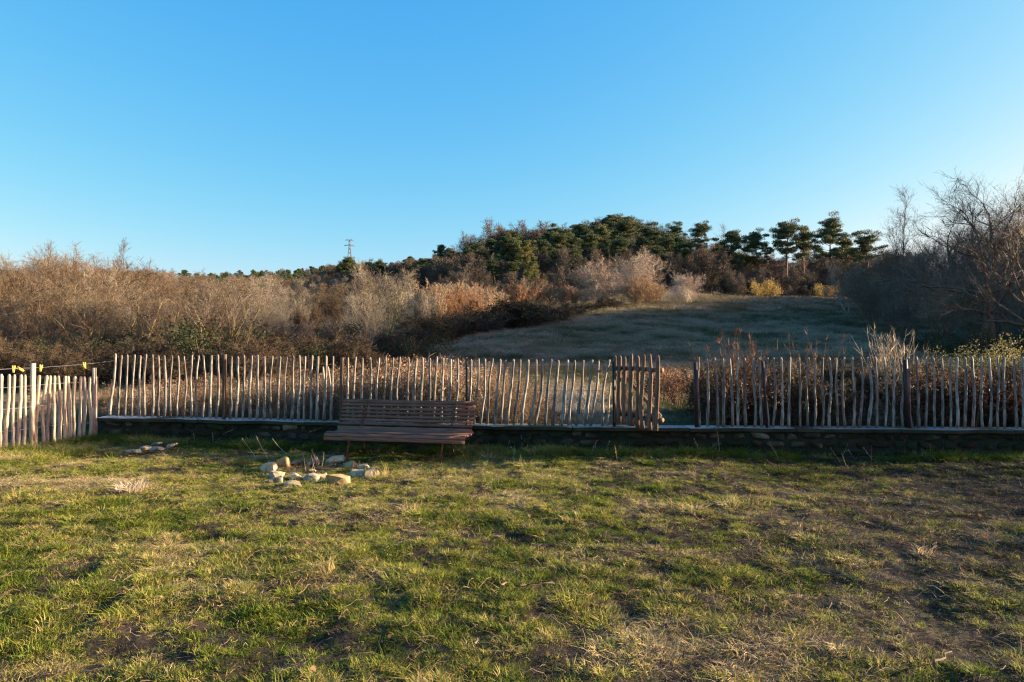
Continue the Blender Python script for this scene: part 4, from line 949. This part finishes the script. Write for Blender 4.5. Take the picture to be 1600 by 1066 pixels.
pm = solid_mat('pylon_steel', [(.3, (.06, .065, .07)), (.7, (.10, .105, .11))], 3, .6, 0)
link('lattice_tower', mb.mesh('lattice_tower', pm), py_)
for z_, L_ in ((.80, .16), (.97, .12)):
    mb = MB()
    for s_ in (-1, 1):
        mb.tube([(s_ * W1, 0, z_ * PH), (s_ * L_ * PH, 0, z_ * PH)], .2, 4); mb.tube([(s_ * W1, 0, (z_ + .035) * PH), (s_ * L_ * PH, 0, z_ * PH)], .14, 4)
        mb.tube([(s_ * L_ * PH, 0, z_ * PH), (s_ * L_ * PH, 0, (z_ - .03) * PH)], .2, 4)
    link('crossarm', mb.mesh('crossarm', pm), py_)

# ---------------------------------------------------------------- growth behind the fence
def behind(n, px0, px1, d0, d1):
    p = px0 + rng.random(n) * (px1 - px0); q = rng.random(n); x_, y_ = [], []
    tab = np.array([fence_pt(v) for v in np.linspace(px0, px1, 60)]); yw = np.interp(p, np.linspace(px0, px1, 60), tab[:, 1])
    D = yw + .42 + d0 + q * (d1 - d0); X = (p - 800) / F * D
    return X, D, p
weeds = []
for k in range(5):      # upright dry weed clump, ~0.7 m
    mb = MB(); blades(mb, 34, .16, .30, .75, .006, .6, 300 + k, rows=4)
    r = np.random.default_rng(320 + k)
    for j in range(7):
        a = r.random() * 6.28; b_, e_ = polyline(np.array([math.cos(a) * .1, math.sin(a) * .1, 0]), np.array([r.normal() * .2, r.normal() * .2, 1.]), .6 + r.random() * .3, 4, .07, 0, r)
        mb.tube(b_, [.003, .003, .0025, .002, .0015], 3, cap=False)
        n_ = 26; ii = r.integers(2, 5, n_); mb.tris(sliver(b_[ii], unit(e_[ii] + r.normal(size=(n_, 3)) * .7), .04 + .08 * r.random(n_), .004, r))
        mb.tris(leaf_quads(b_[r.integers(1, 5, 22)] + r.normal(size=(22, 3)) * .04, .03, r))
    weeds.append(mb.mesh('dry_weed', M['straw']))
for k in range(3):      # tangled low
    mb = MB(); blades(mb, 90, .22, .15, .5, .005, 1.6, 340 + k, rows=4, flatness=.4); r = np.random.default_rng(345 + k)
    n_ = 180; mb.tris(sliver(r.normal(size=(n_, 3)) * [.15, .15, .05] + [0, 0, .2], rand_dirs(n_, r), .1 + .25 * r.random(n_), .004, r)); weeds.append(mb.mesh('tangled_weed', M['straw']))
X, D, p = behind(3600, 155, 860, .0, 3.2)
dens = np.interp(p, [150, 200, 420, 560, 700, 850, 860], [.25, .7, .8, 1, 1, .45, .3]); k_ = rng.random(len(X)) < dens * .55; X, D, p = X[k_], D[k_], p[k_]
n = len(X); hh = np.interp(p, [150, 250, 400, 560, 620, 730, 800, 870], [.45, .62, .68, .85, 1.0, 1.0, .75, .5]) * (.65 + .5 * rng.random(n))
X2, D2, p2 = behind(900, 1110, 1800, .1, 2.6); n2 = len(X2); h2 = np.interp(p2, [1110, 1200, 1400, 1500, 1700], [.6, .8, 1.0, .9, .9]) * (.6 + .5 * rng.random(n2))
X = np.concatenate([X, X2]); D = np.concatenate([D, D2]); hh = np.concatenate([hh, h2]); p = np.concatenate([p, p2]); n = len(X)
scatter('dry_weeds', weeds, np.stack([X, D, ground_z(X, D)], 1), np.stack([rng.normal(size=n) * .12, rng.normal(size=n) * .12, rng.random(n) * 6.28], 1),
        np.stack([hh * 1.0, hh * 1.0, hh], 1), np.where(rng.random(n) < .45, rng.integers(5, 8, n), rng.integers(0, 5, n)), np.clip(.45 + rng.normal(size=n) * .28 - (p > 1100) * .12, 0, 1), 'tall dry straw coloured weeds behind the stake fence', 'weeds')
# brambles behind the right fence
for k in range(48):
    X, D, p = behind(1, 1115, 1680, .15, 2.3); X, D, p = float(X[0]), float(D[0]), float(p[0])
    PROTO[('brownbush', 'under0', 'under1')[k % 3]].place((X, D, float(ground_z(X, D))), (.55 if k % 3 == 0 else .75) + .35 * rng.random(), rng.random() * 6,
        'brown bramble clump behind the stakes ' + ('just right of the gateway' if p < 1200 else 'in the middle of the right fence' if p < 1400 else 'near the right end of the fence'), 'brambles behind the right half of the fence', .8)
for p_, D_, yt_, lab in ((1060, 13.5, 596, 'dark leafy clump seen through the open gateway'), (1035, 14.5, 600, 'dark weed clump seen beside the open gate')):
    put('brownbush', p_, D_, yt_, lab, None, wide=.9)

# meadow grass tussocks
fp = []
for k in range(4): mb = MB(); blades(mb, 46, .12, .06, .16, .007, .9, 360 + k); fp.append(mb.mesh('field_tuft', M['field_blade']))
for k in range(3): mb = MB(); blades(mb, 50, .16, .08, .24, .007, 1.5, 370 + k, flatness=.4); fp.append(mb.mesh('field_dry_tuft', M['field_blade']))
def field_pts(n, d0, d1, p0, p1, pw=.5):
    D = (d0 ** pw + rng.random(n) * (d1 ** pw - d0 ** pw)) ** (1 / pw); p = p0 + rng.random(n) * (p1 - p0); return (p - 800) / F * D, D, p
X1, D1, p1 = field_pts(26000, 9.9, 24, 60, 1720, .8); X2, D2, p2 = field_pts(52000, 22, 84, 430, 1480, .7)
X = np.concatenate([X1, X2]); D = np.concatenate([D1, D2]); p = np.concatenate([p1, p2])
ok = D > wall_y(X) + .40; X, D, p = X[ok], D[ok], p[ok]; n = len(X)
dr = fbm(X / 1.6, D / 1.6, 41, 4) + rng.normal(size=n) * .12; dr = dr + .06 * (D > 18) - .18 * ((p > 1030) & (p < 1110) & (D < 15)) 
s = (.6 + .6 * rng.random(n)) * np.interp(D, [10, 24, 80], [.8, 1.2, 2.4]) * np.where(rng.random(n) < .04, 1.9, 1)
scatter('meadow_grass', fp, np.stack([X, D, ground_z(X, D)], 1), np.stack([rng.normal(size=n) * .15, rng.normal(size=n) * .15, rng.random(n) * 6.28], 1),
        np.stack([s, s, s * np.interp(D, [10, 80], [1, .9]) * (.5 + rng.random(n))], 1), np.where(dr < .5, rng.integers(0, 4, n), rng.integers(3, 7, n)), np.clip((dr - .25) / .5, 0, 1), 'rough winter grass of the sloping meadow', 'grass')

# single plants behind and by the fence
def stalks(n, h, spread, seed, side=8, rad=.004, heads=True, lean=(0, 0)):
    mb = MB(); r = np.random.default_rng(seed)
    for j in range(n):
        b_, e_ = polyline(np.array([r.normal() * spread * .4, r.normal() * spread * .4, -.05]), np.array([r.normal() * spread * .6 + lean[0], r.normal() * spread * .6 + lean[1], 1.]), h * (.7 + .4 * r.random()), 6, .05, 0, r)
        mb.tube(b_, np.linspace(rad, rad * .35, 7), 4, cap=False)
        if heads:
            m_ = side; ii = r.integers(3, 7, m_); mb.tris(sliver(b_[ii], unit(e_[ii] + r.normal(size=(m_, 3)) * .4), h * (.05 + .1 * r.random(m_)), .006, r))
    return mb
def plant(name, mb, mat, px, off, label, cat, group=None):
    x_, y_ = fence_pt(px, .42 + off); o = link(name, mb.mesh(name, M[mat]), None, (x_, y_, float(ground_z(x_, y_)))); return tag(o, label, cat, group)
plant('dry_stalks', stalks(44, 1.45, .22, 1, 14, .006, lean=(-.06, 0)), 'stalk', 1404, .7, 'tall bundle of pale dry stalks rising above the right fence', 'dry stalks')
plant('bare_shrub', stalks(26, 1.35, .30, 2, 40, .006), 'leaf_brown', 1156, 1.6, 'reddish brown twiggy shrub rising above the fence right of the gate', 'shrub')
plant('dry_stalks', stalks(9, 1.1, .5, 3, 8, .0025), 'stalk', 655, .4, 'thin dried stalks with seed heads above the fence behind the bench', 'dry stalks')
plant('dry_stalks', stalks(4, 1.22, .18, 4, 5, .003), 'leaf_brown', 756, .3, 'tall single dried stems standing above the stakes right of the bench', 'dry stalks')
plant('dry_stalks', stalks(6, 1.05, .6, 5, 8, .003, lean=(-.2, 0)), 'stalk', 790, .3, 'leaning pale dry stems between stakes right of the bench', 'dry stalks')
plant('dry_stalks', stalks(12, 1.45, .5, 6, 12, .004), 'leaf_brown', 1290, 2.0, 'thin brown stems above the stakes in the middle of the right fence', 'dry stalks')
plant('dry_stalks', stalks(8, 1.2, .5, 7, 12, .004), 'leaf_brown', 1250, 2.0, 'thin brown stems above the stakes right of the leaning steel post', 'dry stalks')
plant('grass_mound', mound(260, .75, .62, 9, .007), 'stalk', 0, 0, 'x', 'x') if False else None
x_, y_ = fence_pt(895, 1.6); tag(link('grass_mound', mound(320, .7, .55, 9, .007), None, (x_, y_, float(ground_z(x_, y_)))), 'arching pale dead grass tuft seen through the fence left of the gate', 'grass tuft')
for i, (px, py, n_, h_, mat_, lab) in enumerate([(958, 712, 150, .17, .9, 'bright blond grass tuft by the wall below the gate'), (205, 770, 240, .16, .88, 'large blond tuft of dead grass in the left of the lawn'), (832, 765, 120, .12, .25, 'bright green grass tuft in front of the bench end')]):
    mb = MB(); blades(mb, n_, .16, h_ * .5, h_ * 1.2, .005, .9, 390 + i, rows=4); pp = on_lawn(px, py)
    o = link('grass_tuft', mb.mesh('grass_tuft', M['stalk'] if mat_ > .5 else M['ivy_pale']), None, (pp.x, pp.y, float(lawn_z(pp.x, pp.y)))); tag(o, lab, 'grass tuft')
# dark arched bar and old rake handle behind the right fence
x_, y_ = fence_pt(1172, .9); mb = MB()
arc = [at(1143, 668, y_), at(1150, 645, y_), at(1158, 625, y_), at(1168, 612, y_), at(1180, 604.5, y_), at(1194, 604, y_), at(1206, 611, y_), at(1213, 620, y_)]
mb.tube([tuple(a) for a in arc], [.02, .02, .02, .02, .02, .018, .013, .01], 6, jit=.1)
tag(link('curved_branch', mb.mesh('curved_branch', M['steel'])), 'dark curved bar arching behind the stakes beside the leaning steel post', 'bar')
# weeds on the lawn side of the wall and in the ring
def lawn_plant(name, mb, mat, px, py, label, cat):
    pp = on_lawn(px, py); tag(link(name, mb.mesh(name, M[mat]), None, (pp.x, pp.y, float(lawn_z(pp.x, pp.y)))), label, cat)
lawn_plant('dead_stems', stalks(6, .26, .3, 20, 3, .004), 'stalk', 502, 733, 'pale dead stems standing inside the stone ring', 'stems')
lawn_plant('dead_stems', stalks(3, .42, .5, 21, 2, .004, lean=(-.7, 0)), 'stalk', 437, 716, 'thin leaning dead stems behind the orange stone', 'stems')
for i, px in enumerate((770, 800, 860, 905, 1010, 1130, 1290, 1330, 1430, 300, 245)):
    r_ = fence_pt(px, -.12); mb = stalks(6, .22 + .2 * rng.random(), .7, 30 + i, 6, .003)
    tag(link('dead_stems', mb.mesh('dead_stems', M['stalk' if i % 2 else 'leaf_brown'])), 'sparse dead weed stems growing at the foot of the stone wall', 'stems', 'dead stems along the foot of the wall').location = (r_[0], r_[1], 0)
